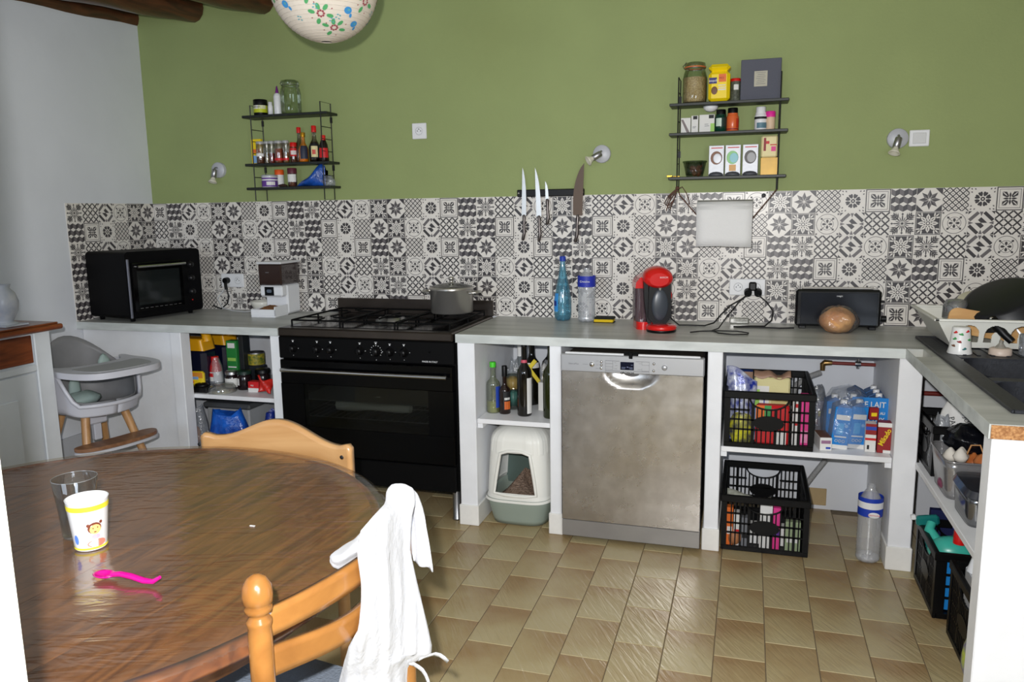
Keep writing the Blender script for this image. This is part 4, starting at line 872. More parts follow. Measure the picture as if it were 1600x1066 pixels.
B().box(.006, .018, -.008, .001, .02, .325, .002).build('side_trim', pm('grey trim', (112, 114, 126), .35, .4), mo)
for k, zz in enumerate((.275, .20, .125)): B().lathe([(0, .020), (.014, .018), (.017, .006), (.020, 0)], 18, T=TR(.405, -.0, zz, rx=pi/2)).build('knob', pm('dark knob', (30, 30, 32), .3, .5), mo)
B().box(.402, .408, -.003, 0, .075, .081).build('indicator_lamp', pc('red lamp', (190, 30, 25)), mo)
b = B()
for k in range(9): b.box(.06+k*.03, .078+k*.03, -.0128, -.012, .066, .069)
b.build('vent_slots', SATIN, mo)
for x in (.04, .41):
    for y in (.03, .27): B().lathe([(0, 0), (.012, 0), (.014, .020)], 12).build('foot', BLACK, mo, loc=(x, y, 0))
# feeder
fd = thing('pet_feeder', 'white automatic pet feeder with brown hopper on the left worktop', 'pet feeder', (-1.712, -.150, ZT), R(2)); fd.scale = (.86, 1, .98)
FW = pm('glossy white plastic', (226, 228, 232), .25)
B().box(-.072, .085, -.02, .115, .004, .168, .010).box(-.072, .085, -.075, -.018, .105, .168, .010).build('body', FW, fd)
B().box(-.074, .088, -.078, .118, .168, .285, .008).build('hopper', pm('smoked brown plastic', (48, 34, 30), .2, coat=.4), fd); B().box(-.080, .094, -.084, .124, .285, .296, .005).build('lid', FW, fd)
B().box(-.035, .030, -.0765, -.075, .112, .160, .002).build('display', pm('black panel', (14, 16, 20), .1), fd)
B().prism(rr(-.020, .015, .128, .146, .008, 3), 0, .0006, T=TR(0, -.0765, 0, rx=pi/2)).build('display_icon', pc('icon grey', (90, 100, 115)), fd)
b = B(); b.box(-.085, .085, -.155, -.02, 0, .012, .004); b.box(-.085, -.077, -.155, -.02, .01, .045, .003).box(.077, .085, -.155, -.02, .01, .060, .003).box(-.085, .085, -.155, -.147, .01, .045, .003); b.build('food_tray', FW, fd)
o = B().ell((0, -.075, .030), (.070, .055, .026), 20, wob=.12, seed=5).build('kibble', pm('brown kibble', (150, 100, 55), .8, col2=(96, 60, 32), scale=160, bump=1, bscale=160), fd); o['kind'] = 'stuff'
txt('PETLIBRO' if 0 else '', .006, GREYTXT, fd, (-.01, -.0785, .25)) if 0 else None
B().box(-.02, .004, -.0788, -.078, .238, .2405).build('print', GREYP, fd)
bwl = thing('bowl', 'white bowl on the worktop behind the pet feeder tray', 'bowl', (-1.835, -.12, ZT)); B().lathe([(0, 0), (.030, 0), (.032, .006), (.055, .045), (.064, .068), (.061, .068), (.050, .044), (.028, .008), (0, .006)], 32).build('body', pm('cream ceramic', (214, 212, 202), .25), bwl)
CAB = pm('black cable rubber', (14, 14, 15), .5); CABW = pm('white cable rubber', (200, 202, 204), .5)
pl = thing('power_plug', 'black plug and cable of the mini oven in the left double socket', 'plug', (0, 0, 0))
B().tube([(-2.125, -.015, 1.07), (-2.125, -.045, 1.07)], [.018, .016], 14).tube([(-2.125, -.036, 1.065), (-2.120, -.045, 1.045), (-2.115, -.048, 1.02)], .009, 8).build('plug', BLACK, pl)
B().tube([(-2.115, -.048, 1.03), (-2.10, -.05, .98), (-2.11, -.055, .94), (-2.15, -.06, .91), (-2.19, -.08, .93)], .0045, 6).build('cable', CAB, pl)
o = B().tube([(-2.12, -.05, 1.03), (-2.17, -.06, .97), (-2.13, -.07, .915), (-2.05, -.09, .904), (-1.95, -.12, .904), (-1.90, -.13, .91), (-1.86, -.10, .92)], .003, 6).build('white_cable', CABW); tag(o, 'thin white cable lying on the worktop beside the mini oven', 'cable')
# bottles on the worktop
def pet_lobes(r, h, n=30):
    b = B(); prof = P_(r, h, 'pet'); return b
PB = film('light blue plastic', (190, 232, 244), .12, .06, .16, (120, 205, 235))
t = vessel('water_bottle', 'light blue tapering sparkling water bottle with dark blue cap on the worktop', 'bottle', -.122, -.10, ZT, .0425, .318, 'perrier', PB, (.015, .020, pc('royal blue cap', (30, 60, 165))), bands=((.16, .46, pc('light blue label', (60, 150, 225)), (-pi*.98, -pi*.62)),))
B().lathe([(.0435, .075), (.0435, .10)], 10, a0=-pi*.98, a1=-pi*.68).build('print', pc('dark blue band', (25, 50, 140)), t)
b = B()
for k in range(5): a = 2*pi*k/5; b.ell((.020*cos(a), .020*sin(a), .012), (.017, .017, .012), 10)
b.build('base_lobes', PB, t)
CP = film('ribbed clear plastic', (252, 253, 254), .12, .12, .26, (240, 243, 248), fk=.3)
def ribbed(name, label, x, y, z, r, h, band, capm=None, water=None, extra=None):
    t = thing(name, label, 'bottle', (x, y, z))
    pr = [(0, .006), (r*.5, .004), (r*.86, .006), (r, .05*h)]
    nrib = 10
    for k in range(nrib): zz = .08*h+k*.50*h/nrib; pr += [(r*.99, zz), (r*.93, zz+.025*h)]
    pr += [(r, .60*h), (r, .76*h), (r*.86, .83*h), (r*.5, .92*h), (r*.36, .945*h), (r*.34, h-(.018 if capm else 0))]
    B().lathe(pr, 28).build('body', CP, t)
    b = B()
    for k in range(6): a = 2*pi*k/6; b.ell((r*.55*cos(a), r*.55*sin(a), .018), (r*.38, r*.38, .018), 8)
    b.build('base_lobes', CP, t)
    f0, f1, bm, w1, w2 = band
    B().lathe([(r+.001, f0*h), (r+.001, f1*h)], 28).build('paper_label', bm, t)
    if capm: B().lathe([(r*.38, h-.022), (r*.38, h-.002), (0, h)], 16).build('cap', capm, t)
    return t
cb = ribbed('water_bottle', 'clear ribbed water bottle without cap on the worktop beside the light blue bottle', .003, -.125, ZT, .043, .262, (.66, .86, pc('deep blue label', (35, 50, 165)), 0, 0))
txt('Cristaline', .014, WPL, cb, (0, -.0455, .2), sx=.9)
sp_ = thing('sponge', 'yellow and black scouring sponge beside the clear bottle', 'sponge', (.092, -.13, ZT)); B().box(-.047, .047, -.030, .030, .003, .017, .003).build('foam', pm('yellow foam', (225, 190, 30), .9, bump=.6, bscale=200), sp_); B().box(-.045, .050, -.028, .030, .017, .028, .003).box(-.048, .05, -.03, .03, 0, .003).build('scourer', pm('black scourer', (38, 40, 36), .9, bump=1, bscale=300), sp_)
# coffee machine
cm = thing('coffee_machine', 'red and black capsule coffee machine on the worktop', 'coffee machine', (.345, -.30, ZT), R(16))
RD = pm('glossy red plastic', (208, 18, 16), .22, coat=.5)
B().prism([(x, y) for x, y in rr(-.075, .062, -.03, .125, .03)], 0, .035, sm=True).build('base', RD, cm)
B().prism([(x, y) for x, y in rr(-.012, .062, -.030, .12, .025)], .03, .235, sm=True).build('column', pm('charcoal plastic', (40, 44, 50), .35), cm)
tk = B().prism([(x, y) for x, y in rr(-.080, -.014, -.005, .12, .028)], .036, .185, sm=True).build('water_tank', film('smoked tank', (150, 130, 138), .12, .06, .25, (150, 120, 130)), cm)
B().prism([(-.081, .186), (.045, .186), (.045, .262), (.01, .262), (-.03, .252), (-.06, .234), (-.078, .212)], 0, .120, T=TR(0, .118, 0, rx=pi/2)).build('rear_housing', RD, cm)
def head(u, v):
    a = 2*pi*u; t = v; y = -.075+.19*t; rx = .068*(sin(pi*min(1, .08+.90*t**.6)))**.35; c_z = .228+.012*sin(pi*t); rz2 = .050*(sin(pi*min(1, .10+.82*t**.55)))**.4
    return (.014+rx*cos(a), y, c_z+rz2*sin(a)*(1 if sin(a) > 0 else .85))
b = B(); b.sheet(head, 32, 16); b.add([head(i/32, 0) for i in range(32)], [tuple(range(32))]); b.add([head(i/32, 1) for i in range(32)], [tuple(range(32))]); b.build('brew_head', RD, cm)
B().prism([(-.030, .03), (-.012, .03), (-.026, .15), (-.030, .22), (-.012, .266), (-.032, .262), (-.048, .22), (-.044, .13)], 0, .05, T=TR(0, .014, 0, rx=pi/2)).build('side_band', BLACK, cm)
B().prism([(-.030, .040), (-.026, .195), (.070, .195), (.074, .040), (.052, .012), (-.008, .012)], 0, .024, T=TR(0, -.030, .02, rx=pi/2)).build('front_panel', BLACK, cm)
B().ell((.022, -.054, .115), (.038, .010, .072), 20).build('front_recess', pm('slate panel', (58, 64, 72), .3), cm)
B().tube([(.022, -.050, .20), (.022, -.050, .178)], [.012, .007], 12).build('spout', CHROME, cm)
B().ell((.074, -.030, .155), (.006, .012, .018), 12).build('start_button', RD, cm)
B().lathe([(0, 0), (.063, 0), (.066, .006), (.066, .012), (.062, .014)], 32, T=TR(.024, -.085, 0)).build('tray_foot', BLACK, cm)
B().lathe([(.063, .010), (.068, .014), (.068, .026), (.060, .032), (0, .032)], 36, T=TR(.024, -.085, 0)).build('cup_tray', RD, cm)
txt('BOSCH', .010, WPL, cm, (.034, -.0785, .240), sx=1.1)
# cables by the right socket
ex = thing('triple_adapter', 'black plug adapter with two plugs in the right double socket', 'plug', (0, 0, 0))
B().box(.760, .795, -.050, -.014, 1.055, 1.095, .006).build('adapter', BLACK, ex)
for x in (.757, .802): B().tube([(x, -.050, 1.052), (x, -.074, 1.045)], [.018, .017], 14).build('plug', BLACK, ex)
o = B().tube([(.755, -.075, 1.04), (.73, -.08, 1.02), (.68, -.09, .99), (.64, -.12, .95), (.61, -.16, .915), (.57, -.19, .905), (.50, -.19, .905), (.455, -.2, .906), (.42, -.18, .93), (.40, -.18, .95)], .0035, 6).build('power_cable', CAB); tag(o, 'black cable running from the right socket to the coffee machine', 'cable')
o = B().tube([(.757, -.078, 1.04), (.72, -.10, 1.01), (.67, -.17, .95), (.635, -.26, .905), (.61, -.33, .904), (.64, -.40, .904), (.70, -.43, .904), (.76, -.41, .904), (.765, -.37, .904), (.72, -.33, .904), (.64, -.33, .904), (.56, -.36, .904), (.52, -.40, .904)], .0028, 6).build('power_cable', CAB); tag(o, 'loose black cable looping over the middle of the worktop', 'cable')
o = B().tube([(.802, -.078, 1.04), (.84, -.09, 1.01), (.87, -.11, .97), (.865, -.13, .93), (.835, -.15, .904), (.78, -.16, .904), (.70, -.19, .904), (.72, -.20, .904), (.80, -.19, .904), (.90, -.20, .904), (.96, -.18, .904)], .0035, 6).build('power_cable', CAB); tag(o, 'black cable running from the right socket to the flat black appliance', 'cable')
o = B().box(-.045, .045, -.02, .02, 0, .03, .006).build('clear_box', film('clear box', (225, 226, 222), .12, .2, .35, (200, 200, 192)), loc=(.722, -.055, ZT)); tag(o, 'small clear plastic box on the worktop against the tiles below the socket', 'box')
# toaster-like appliance and bread
ts = thing('toaster', 'long flat black toaster standing against the tiles', 'toaster', (1.135, -.135, ZT))
B().box(-.172, .180, -.035, .055, .012, .178, .010).build('body', pm('glossy black', (16, 17, 20), .2, coat=.3), ts)
B().box(-.150, .165, -.037, -.035, .022, .163, .002).build('front_panel', pm('dark slate panel', (30, 33, 40), .15, var=.2, scale=10), ts)
B().box(-.145, .150, -.012, .030, .1785, .184, .002).build('top_grille', STEEL, ts)
B().tube([(.186, -.01, .05), (.205, -.01, .05)], .014, 12).build('knob', BLACK, ts); B().box(.180, .196, -.008, .008, .12, .13, .002).build('lever', BLACK, ts)
for x in (-.14, .15): B().box(x-.015, x+.015, -.03, .05, 0, .014, .003).build('foot', BLACK, ts)
txt('tefal' if 0 else 'magic', .011, WPL, ts, (.01, -.038, .150))
br = thing('bread', 'round loaf of bread in a clear bag in front of the black toaster', 'bread', (1.132, -.255, ZT))
B().ell((0, 0, .052), (.072, .062, .056), 28, wob=.05, seed=9, flat=-.050).build('loaf', pm('bread crust', (222, 172, 108), .7, col2=(196, 134, 84), scale=9, bump=.5, bscale=50), br)
B().ell((.006, 0, .054), (.084, .070, .062), 36, wob=.07, seed=4, flat=-.053).build('plastic_bag', film('bread bag', (250, 248, 246), .05, .15, .05, wr=.8, ws=30), br)
# ================================================================== SINK + DRAINER
SK = pm('black granite sink', (34, 36, 42), .45, var=.3, scale=60, bump=.1, bscale=200)
sk = thing('sink', 'black composite double sink set in the worktop', 'sink', (1.68, -1.0, ZT))
b = B(); Z0, Z1 = .0002, .007
x0, x1, y0, y1 = 1.425-1.68, 1.935-1.68, -1.61+1.0, -.36+1.0
bowls = [(1.48-1.68, 1.89-1.68, -1.17+1.0, -.82+1.0), (1.48-1.68, 1.89-1.68, -1.56+1.0, -1.22+1.0)]
b.box(x0, bowls[0][0], y0, y1, Z0, Z1, .002); b.box(bowls[0][1], x1, y0, y1, Z0, Z1, .002)
b.box(bowls[0][0], bowls[0][1], bowls[0][3], y1, Z0, Z1); b.box(bowls[0][0], bowls[0][1], bowls[1][3], bowls[0][2], Z0, Z1); b.box(bowls[0][0], bowls[0][1], y0, bowls[1][2], Z0, Z1)
b.box(x0-.004, x0+.006, y0-.004, y1+.004, Z0, .011, .002).box(x1-.006, x1+.004, y0-.004, y1+.004, Z0, .011, .002).box(x0, x1, y1-.006, y1+.004, Z0, .011, .002).box(x0, x1, y0-.004, y0+.006, Z0, .011, .002)
b.build('rim', SK, sk)
b = B()
for k in range(9): xx = -.18+k*.045; b.box(xx, xx+.012, .22, .60, .007, .0105, .001)
b.build('drainer_ribs', SK, sk)
for (bx0, bx1, by0, by1) in bowls:
    def bowl(u, v, q=(bx0, bx1, by0, by1)):
        a = 2*pi*u; cxx, cyy = (q[0]+q[1])/2, (q[2]+q[3])/2; hx, hy = (q[1]-q[0])/2, (q[3]-q[2])/2
        def sq(e): 
            c_, s_ = cos(a), sin(a); return (abs(c_)**(2/e)*(1 if c_ >= 0 else -1), abs(s_)**(2/e)*(1 if s_ >= 0 else -1))
        px_, py_ = sq(7); k = 1.0-.10*v if v < .75 else .925*(1-(v-.75)/.25)
        z_ = .006-.19*min(1, v/.75)
        return (cxx+hx*px_*k*1.01, cyy+hy*py_*k*1.01, z_)
    b = B(); b.sheet(bowl, 48, 12); o = b.build('basin', SK, sk)
    B().lathe([(0, .002), (.03, .002), (.035, 0)], 20, T=TR((bx0+bx1)/2, (by0+by1)/2, -.182)).build('drain', CHROME, o)
# dish rack
rk = thing('dish_rack', 'white plastic dish rack on the sink drainer', 'dish rack', (1.66, -.42, ZT+.012))
RKW = pm('white rack plastic', (222, 222, 214), .4)
# tapered tub: front face (towards the sink) at y=-.235 bottom, flared at the top; front with arched cut-outs
b = B(); xb0, xb1, xt0, xt1, H = -.165, .26, -.225, .30, .105
def fy(z): return -.210-.035*z/H
cuts = [(-.115, .055), (-.030, .055), (.055, .055), (.140, .055), (.225, .055)]
NXR = 42
def fx(u, z): a = xb0+(xt0-xb0)*z/H; c = xb1+(xt1-xb1)*z/H; return a+(c-a)*u
cols = 200; rowsR = 44
def hole(x, z):
    for cx_, wd in cuts:
        hw = .034
        zt_ = .088
        if abs(x-cx_) < hw and z > .022 and z < zt_-.036+math.sqrt(max(0, 1-((x-cx_)/hw)**2))*.036:
            if cx_ != cuts[0][0] and abs(x-cx_-.006) < .014 and z < .062-.014*(1-math.sqrt(max(0, 1-((x-cx_-.006)/.014)**2))): return False
            return True
    return False
for i in range(cols):
    for j in range(rowsR):
        u0, u1 = i/cols, (i+1)/cols; za, zb = H*j/rowsR, H*(j+1)/rowsR
        if hole(fx((u0+u1)/2, (za+zb)/2), (za+zb)/2): continue
        q = [(fx(u0, za), fy(za), za), (fx(u1, za), fy(za), za), (fx(u1, zb), fy(zb), zb), (fx(u0, zb), fy(zb), zb)]
        b.add(q, [(0, 1, 2, 3)]); b.add([(x, y+.004, z_) for x, y, z_ in q], [(3, 2, 1, 0)])
b.build('front_wall', RKW, rk)
b = B(); b.add([(xb0, -.210, 0), (xt0, -.245, H), (xt0, .20, H), (xb0, .17, 0)], [(0, 1, 2, 3)]).add([(xb0+.004, -.210, 0), (xt0+.004, -.245, H), (xt0+.004, .20, H), (xb0+.004, .17, 0)], [(3, 2, 1, 0)])
b.add([(xb1, -.210, 0), (xt1, -.245, H), (xt1, .20, H), (xb1, .17, 0)], [(3, 2, 1, 0)]).add([(xb0, .17, 0), (xt0, .20, H), (xt1, .20, H), (xb1, .17, 0)], [(0, 1, 2, 3)])
b.box(xb0, xb1, -.21, .17, 0, .004); b.build('tub_walls', RKW, rk)
B().box(xt0-.012, xt1+.012, -.257, -.240, H-.003, H+.006, .002).box(xt0-.014, xt0+.004, -.257, .21, H-.003, H+.006, .002).box(xt1-.004, xt1+.012, -.257, .21, H-.003, H+.006, .002).box(xt0-.012, xt1+.012, .195, .21, H-.003, H+.006, .002).build('rim', RKW, rk)
# things in the rack
RXc, RYc, RZc = 1.66, -.42, ZT+.012
fp = thing('frying_pan', 'large black pan lying upside down and tilted in the dish rack', 'pan', (1.700, -.46, 1.045))
PANB = pm('black pan coating', (20, 21, 26), .4, var=.2, scale=12)
PT = Vector((-.42, -.36, .82)).to_track_quat('Z', 'Y').to_matrix().to_4x4()
B().lathe([(0, .056), (.112, .056), (.128, .050), (.146, -.004), (.148, -.006), (.143, -.004), (.124, .044), (.10, .050), (0, .050)], 44, T=PT).build('pan_body', PANB, fp)
B().tube([(-.078, -.150, -.028), (-.062, -.178, -.050), (-.040, -.196, -.078), (-.018, -.205, -.100)], [.020, .019, .014, .013], 12).build('handle', BLACK, fp)
B().lathe([(0, .003), (.007, .002), (.008, 0)], 12, T=TR(-.080, -.168, -.024, rx=pi/2)).build('rivet', CHROME, fp)
wb = thing('cutting_board', 'wooden cutting board leaning in the dish rack', 'board', (1.625, -.53, RZc+.070)); WB = wood('pale board wood', (190, 142, 84), (214, 170, 110), .5, 4, (1, 8, 8), 0, 1, .05)
B().prism(rr(-.13, .19, -.045, .050, .03), -.006, .006, T=TR(0, 0, 0, rx=R(78), ry=R(10))).build('board', WB, wb)
gb = thing('glass_bowl', 'upturned clear glass in the dish rack left of the black pan', 'glass', (1.545, -.43, RZc+.085)); B().lathe([(.046, 0), (.047, .004), (.046, .05), (.036, .072), (0, .078)], 24).build('bowl', film('cloudy glass', (200, 204, 206), .18, .12, .25, (170, 172, 176)), gb)
pb = thing('plate', 'pale plate upright at the back of the dish rack', 'plate', (1.66, -.30, RZc+.12)); B().lathe([(0, 0), (.05, 0), (.085, .016), (.083, .019), (.05, .005), (0, .004)], 32, T=TR(0, 0, 0, rx=R(28))).build('disc', pm('cream glaze', (214, 210, 186), .3), pb)
dp = thing('dinner_plate', 'white plate standing in the dish rack behind the pan handle', 'plate', (1.83, -.50, RZc+.09)); B().lathe([(0, 0), (.07, 0), (.11, .014), (.108, .018), (.07, .005), (0, .004)], 32, T=TR(0, 0, 0, rx=R(70), ry=R(10))).build('disc', pm('white glaze', (216, 218, 222), .2), dp)
ct = thing('steel_strainer', 'steel colander rim beside the white plate in the dish rack', 'colander', (1.86, -.57, RZc+.11)); B().lathe([(.10, 0), (.103, .004), (.10, .008), (.085, -.03), (.04, -.06), (0, -.065)], 28, T=TR(0, 0, 0, rx=R(48), ry=R(-24))).build('bowl', STEEL, ct)
# painted beaker and teat ring in front of the rack
cu_ = vessel('beaker', 'white beaker with small red and green leaves standing upside down by the sink', 'cup', 1.498, -.735, ZT+.008, .039, .098, 'straight', pm('white melamine', (222, 222, 220), .3)); 
for ch in list(cu_.children): bpy.data.objects.remove(ch)
B().lathe([(.040, 0), (.041, .003), (.036, .02), (.029, .092), (.027, .096), (0, .096)], 32).build('body', _M['white melamine'], cu_)
for i, (a, zz, mt_) in enumerate(((-100, .072, GRN), (-60, .082, REDP), (-108, .045, DRED), (-80, .020, pc('teal print', (50, 110, 110))), (-50, .052, GRN), (-135, .078, REDP), (-138, .03, BRN), (-135, .055, GRN))):
    rr_ = .040-(zz/.096)*.011; T = TR(rr_*cos(R(a)), rr_*sin(R(a)), zz, rz=R(a+90)) @ TR(0, 0, 0, ry=R(12*(-1)**i))
    B().ell((0, 0, 0), (.0085, .0012, .0032), 8, T=T).ell((.002, 0, .003), (.004, .001, .003), 8, T=T).build('leaf_print', mt_, cu_)
tt = thing('bottle_teat', 'baby bottle ring with clear teat beside the sink', 'baby bottle teat', (1.625, -.745, ZT+.008)); B().lathe([(0, 0), (.036, 0), (.037, .004), (.035, .022), (.028, .026), (.018, .026)], 28).build('ring', pm('beige plastic', (200, 182, 168), .4), tt); B().lathe([(.018, .026), (.013, .034), (.007, .042), (.006, .052), (0, .055)], 20).build('teat', film('silicone', (225, 222, 215), .15, .2, .35, (205, 200, 190)), tt)
t = vessel('baby_bottle', 'clear baby bottle at the right edge beside the sink', 'bottle', 1.715, -.735, ZT+.008, .030, .075, 'straight', film('baby bottle plastic', (220, 222, 226), .15, .1, .3, (180, 184, 190)))
# ================================================================== LEFT NICHE GOODS
z = .527
def jug(x, y, z, s, label, rz=0):
    t = thing('detergent_jug', label, 'jug', (x, y, z), rz, 'dark blue jugs with yellow tops'); NB = pm('dark navy plastic', (14, 18, 40), .25); YC = pm('deep yellow plastic', (222, 160, 20), .35)
    B().box(-.095*s, .095*s, -.055*s, .055*s, 0, .215*s, .022*s).build('body', NB, t)
    b = B(); b.sheet(lambda u, v: ((.088*s-.012*s*v)*(1 if 1 else 0)*(cos(2*pi*u) if 0 else (1 if abs(cos(2*pi*u)) > .707 and cos(2*pi*u) > 0 else -1 if abs(cos(2*pi*u)) > .707 else cos(2*pi*u)/.707)), .048*s*(sin(2*pi*u)/.707 if abs(sin(2*pi*u)) < .707 else (1 if sin(2*pi*u) > 0 else -1)), (.205+.055*v)*s), 24, 3)
    b.build('shoulder', YC, t)
    B().tube([(-.075*s, 0, .25*s), (-.070*s, 0, .29*s), (-.045*s, 0, .312*s), (.01*s, 0, .318*s), (.055*s, 0, .31*s), (.075*s, 0, .285*s), (.08*s, 0, .25*s)], [.026*s, .022*s, .018*s, .018*s, .020*s, .024*s, .028*s], 10).build('handle', YC, t)
    B().box(-.082*s, .082*s, -.045*s, .045*s, .255*s, .266*s, .004).build('deck', YC, t)
    return t
jug(-2.060, -.42, z, 1.03, 'dark blue jug with yellow top, in front on the left shelf'); jug(-2.060, -.22, z, 1.03, 'dark blue jug with yellow top, behind the front one', R(-8))
bg = crumple('ketchup_bag', 'clear bag around the red-topped sauce bottle on the left shelf', 'bag', -1.945, -.41, z, .044, .04, .083, BAG, 11, .06)
vessel('sauce_squeezer', 'white squeeze bottle with red top on the left shelf', 'bottle', -1.948, -.41, z, .036, .175, 'squeeze', PAPERW, (.020, .022, RED), bands=((.62, .99, REDP), (.1, .3, GREYP, (-pi*.7, -pi*.35)), (.45, .58, REDP, (-pi*.65, -pi*.4))))
carton('yellow_sachet', 'yellow and orange biscuit packet in front of the blue jug', 'packet', -2.010, -.495, z+.033, .105, .03, .075, YEL, R(6), prints=((.4, .98, .55, .95, pc('amber print', (215, 140, 50))), (.3, .75, .45, .65, LBLU), (.1, .5, .2, .35, ORG)), c=.01)
tb = thing('black_tray', 'flat black tray with leftovers behind the clear lid', 'tray', (-1.99, -.50, z)); B().box(-.06, .07, -.03, .05, 0, .032, .006).ell((.02, 0, .036), (.04, .03, .016), 12, wob=.1).build('tray', BLACK, tb)
lidt = thing('domed_cake_tray', 'clear domed plastic tray lying at the front of the left shelf', 'tray', (-1.868, -.470, z)); B().lathe([(.072, 0), (.074, .006), (.068, .026), (.057, .040), (0, .045)], 28).build('dome', film('clear lid plastic', (225, 225, 220), .16, .08, .14), lidt); B().lathe([(0, .002), (.068, .002), (.068, .006), (0, .008)], 28).build('base_disc', pc('cream disc', (206, 202, 178)), lidt)
carton('green_carton', 'tall green carton on the left shelf', 'carton', -1.905, -.30, z, .064, .05, .245, pm('green card', (40, 128, 58), .5), prints=((.15, .85, .84, .95, PAPERW), (.1, .9, .55, .62, LGRN), (.1, .9, .40, .43, PAPERW), (.1, .9, .30, .33, PAPERW), (.1, .9, .2, .23, PAPERW)))
carton('dark_carton', 'tall narrow dark carton right of the green carton', 'carton', -1.848, -.29, z, .028, .06, .285, pc('dark carton', (26, 30, 32)))
vessel('glass_jar', 'dark jam jar with white label on the left shelf, left of the two', 'jar', -1.868, -.385, z, .036, .095, 'jar', pm('dark preserve', (24, 12, 16), .2), (.034, .014, SATIN), bands=((.12, .72, PAPERW, AF),), group='dark jam jars')
vessel('glass_jar', 'dark jam jar with white label on the left shelf, right of the two', 'jar', -1.790, -.385, z, .038, .100, 'jar', pm('dark preserve', ()), (.037, .014, pc('dark green lid', (16, 44, 34))), bands=((.3, .72, PAPERW, (-pi*.95, -pi*.55)),), group='dark jam jars')
vessel('glass_jar', 'black lidded dark jar behind the red sweets box', 'jar', -1.728, -.31, z, .040, .098, 'jar', pm('dark preserve', ()), (.040, .018, BLACK))
vessel('tin_can', 'yellow green vegetable tin standing on the dark jars', 'tin', -1.812, -.24, z+.10, .046, .075, 'straight', SATIN, bands=((.1, .9, pm('vegetable print', (170, 150, 40), .4, col2=(60, 90, 40), scale=60)),))
B().ell((0, 0, 0), (.001, .001, .001), 4)
o = bpy.data.objects.new('tin_can', None); bpy.data.objects.remove(o)
carton('stock_box', 'box under the vegetable tin on the left shelf', 'box', -1.812, -.24, z, .085, .07, .099, pc('dark box', (30, 34, 40)))
vessel('glass_jar', 'small jar with green yellow label at the right end of the left shelf', 'jar', -1.645, -.29, z+.0, .030, .14, 'straight', PAPERW, (.028, .02, LGRN), bands=((.3, .8, pm('vegetable print', ()), AF),))
carton('sweets_box', 'small red and white box on the left shelf', 'box', -1.700, -.42, z, .060, .045, .055, REDP, R(4), prints=((0, 1, 0, .38, PAPERW),), texts=(('KIRI' if 0 else 'vu', .018, PAPERW, .4, .66),))
b = B(); b.sheet(lambda u, v: (-.035+.085*u, -.02+.02*sin(5*u+3*v), .012+(.085)*v*(1-.3*u)*(1+.1*sin(9*u))) , 14, 12, thick=.008)
o = b.build('red_packet', pm('red foil', (205, 34, 24), .3, var=.3, scale=25, bump=.6, bscale=40), loc=(-1.610, -.46, z)); tag(o, 'crumpled red packet at the right end of the left shelf', 'packet')
o = B().tube([(-2.02, -.06, .86), (-1.92, -.06, .81), (-1.80, -.06, .745), (-1.62, -.06, .68)], .0045, 6).tube([(-2.01, -.08, .86), (-1.91, -.08, .802), (-1.79, -.08, .737), (-1.60, -.08, .67)], .0045, 6).build('grey_cable', pm('grey cable', (140, 140, 142), .5)); tag(o, 'double grey cable crossing the back of the left shelf', 'cable')
# below the left shelf
z = .18
fl_ = thing('storage_box', 'pale lidded storage box at the back under the left shelf', 'box', (-1.93, -.22, 0)); B().box(-.15, .12, -.12, .15, 0, .40, .008).build('body', pc('pale box', (170, 172, 174)), fl_); B().box(-.165, .135, -.135, .16, .40, .43, .008).build('lid', pc('dark grey lid', (76, 78, 80)), fl_)
crumple('clear_bag', 'clear bag with onions and bread under the left shelf', 'bag', -2.075, -.42, .0, .070, .07, .205, BAG, 21, .12)
o = B().ell((0, 0, 0), (.022, .022, .05), 12, wob=.05).build('onion', pm('onion skin', (176, 116, 76), .5, var=.2, scale=30), loc=(-2.075, -.44, .27)); tag(o, 'brown onion inside the clear bag under the left shelf', 'onion')
crumple('blue_bag', 'shiny bright blue plastic bag under the left shelf', 'bag', -1.885, -.42, .0, .118, .08, .200, pm('shiny blue plastic', (30, 100, 205), .2, col2=(14, 46, 130), scale=14, bump=.7, bscale=25), 31, .11, taper=.05)
crumple('blue_packet', 'small dark blue packet at the right under the left shelf', 'packet', -1.63, -.40, .0, .040, .05, .205, pm('navy foil', (24, 44, 130), .3, var=.3, bump=.5), 41, .06, taper=0)
# ================================================================== MIDDLE NICHE
z = .508
vessel('oil_bottle', 'clear oil bottle with bright green cap, leftmost on the bottle shelf', 'bottle', -.372, -.47, z, .032, .240, 'wine', film('oil plastic', (214, 222, 208), .12, .06, .12, (200, 205, 190)), (.0145, .020, pc('bright green cap', (70, 200, 40))), (.24, pm('pale oil', (196, 190, 60), .15, trans=.3)), bands=((.12, .58, BLU, (-.55*pi*.5, .2)),))
vessel('vinegar_bottle', 'small dark bottle with black cap and orange label on the bottle shelf', 'bottle', -.313, -.478, z, .027, .226, 'wine', pm('brown glass', (30, 14, 10), .12, coat=.3), (.0125, .046, BLACK), bands=((.12, .60, DARKTXT, (-pi*.5, -.15)), (.13, .34, ORG, (-pi*.42, -.2)), (.38, .44, PAPERW, (-pi*.42, -.3))))
WG = pm('near black bottle glass', (14, 12, 8), .08, coat=.4)
WG2 = pm('dark olive bottle glass', (34, 40, 10), .08, coat=.4)
vessel('wine_bottle', 'tall dark bottle with pale side label, front middle of the bottle shelf', 'bottle', -.214, -.49, z, .034, .338, 'wine', WG, (.0135, .012, BLACK), bands=((.04, .55, PAPERW, (-.30*pi, .05)), (.76, .80, pc('pink seal', (200, 80, 100)), AF)))
vessel('wine_bottle', 'tall dark olive green bottle beside the white upright on the bottle shelf', 'bottle', -.086, -.50, z, .036, .342, 'wine', WG2, (.0138, .012, BLACK))
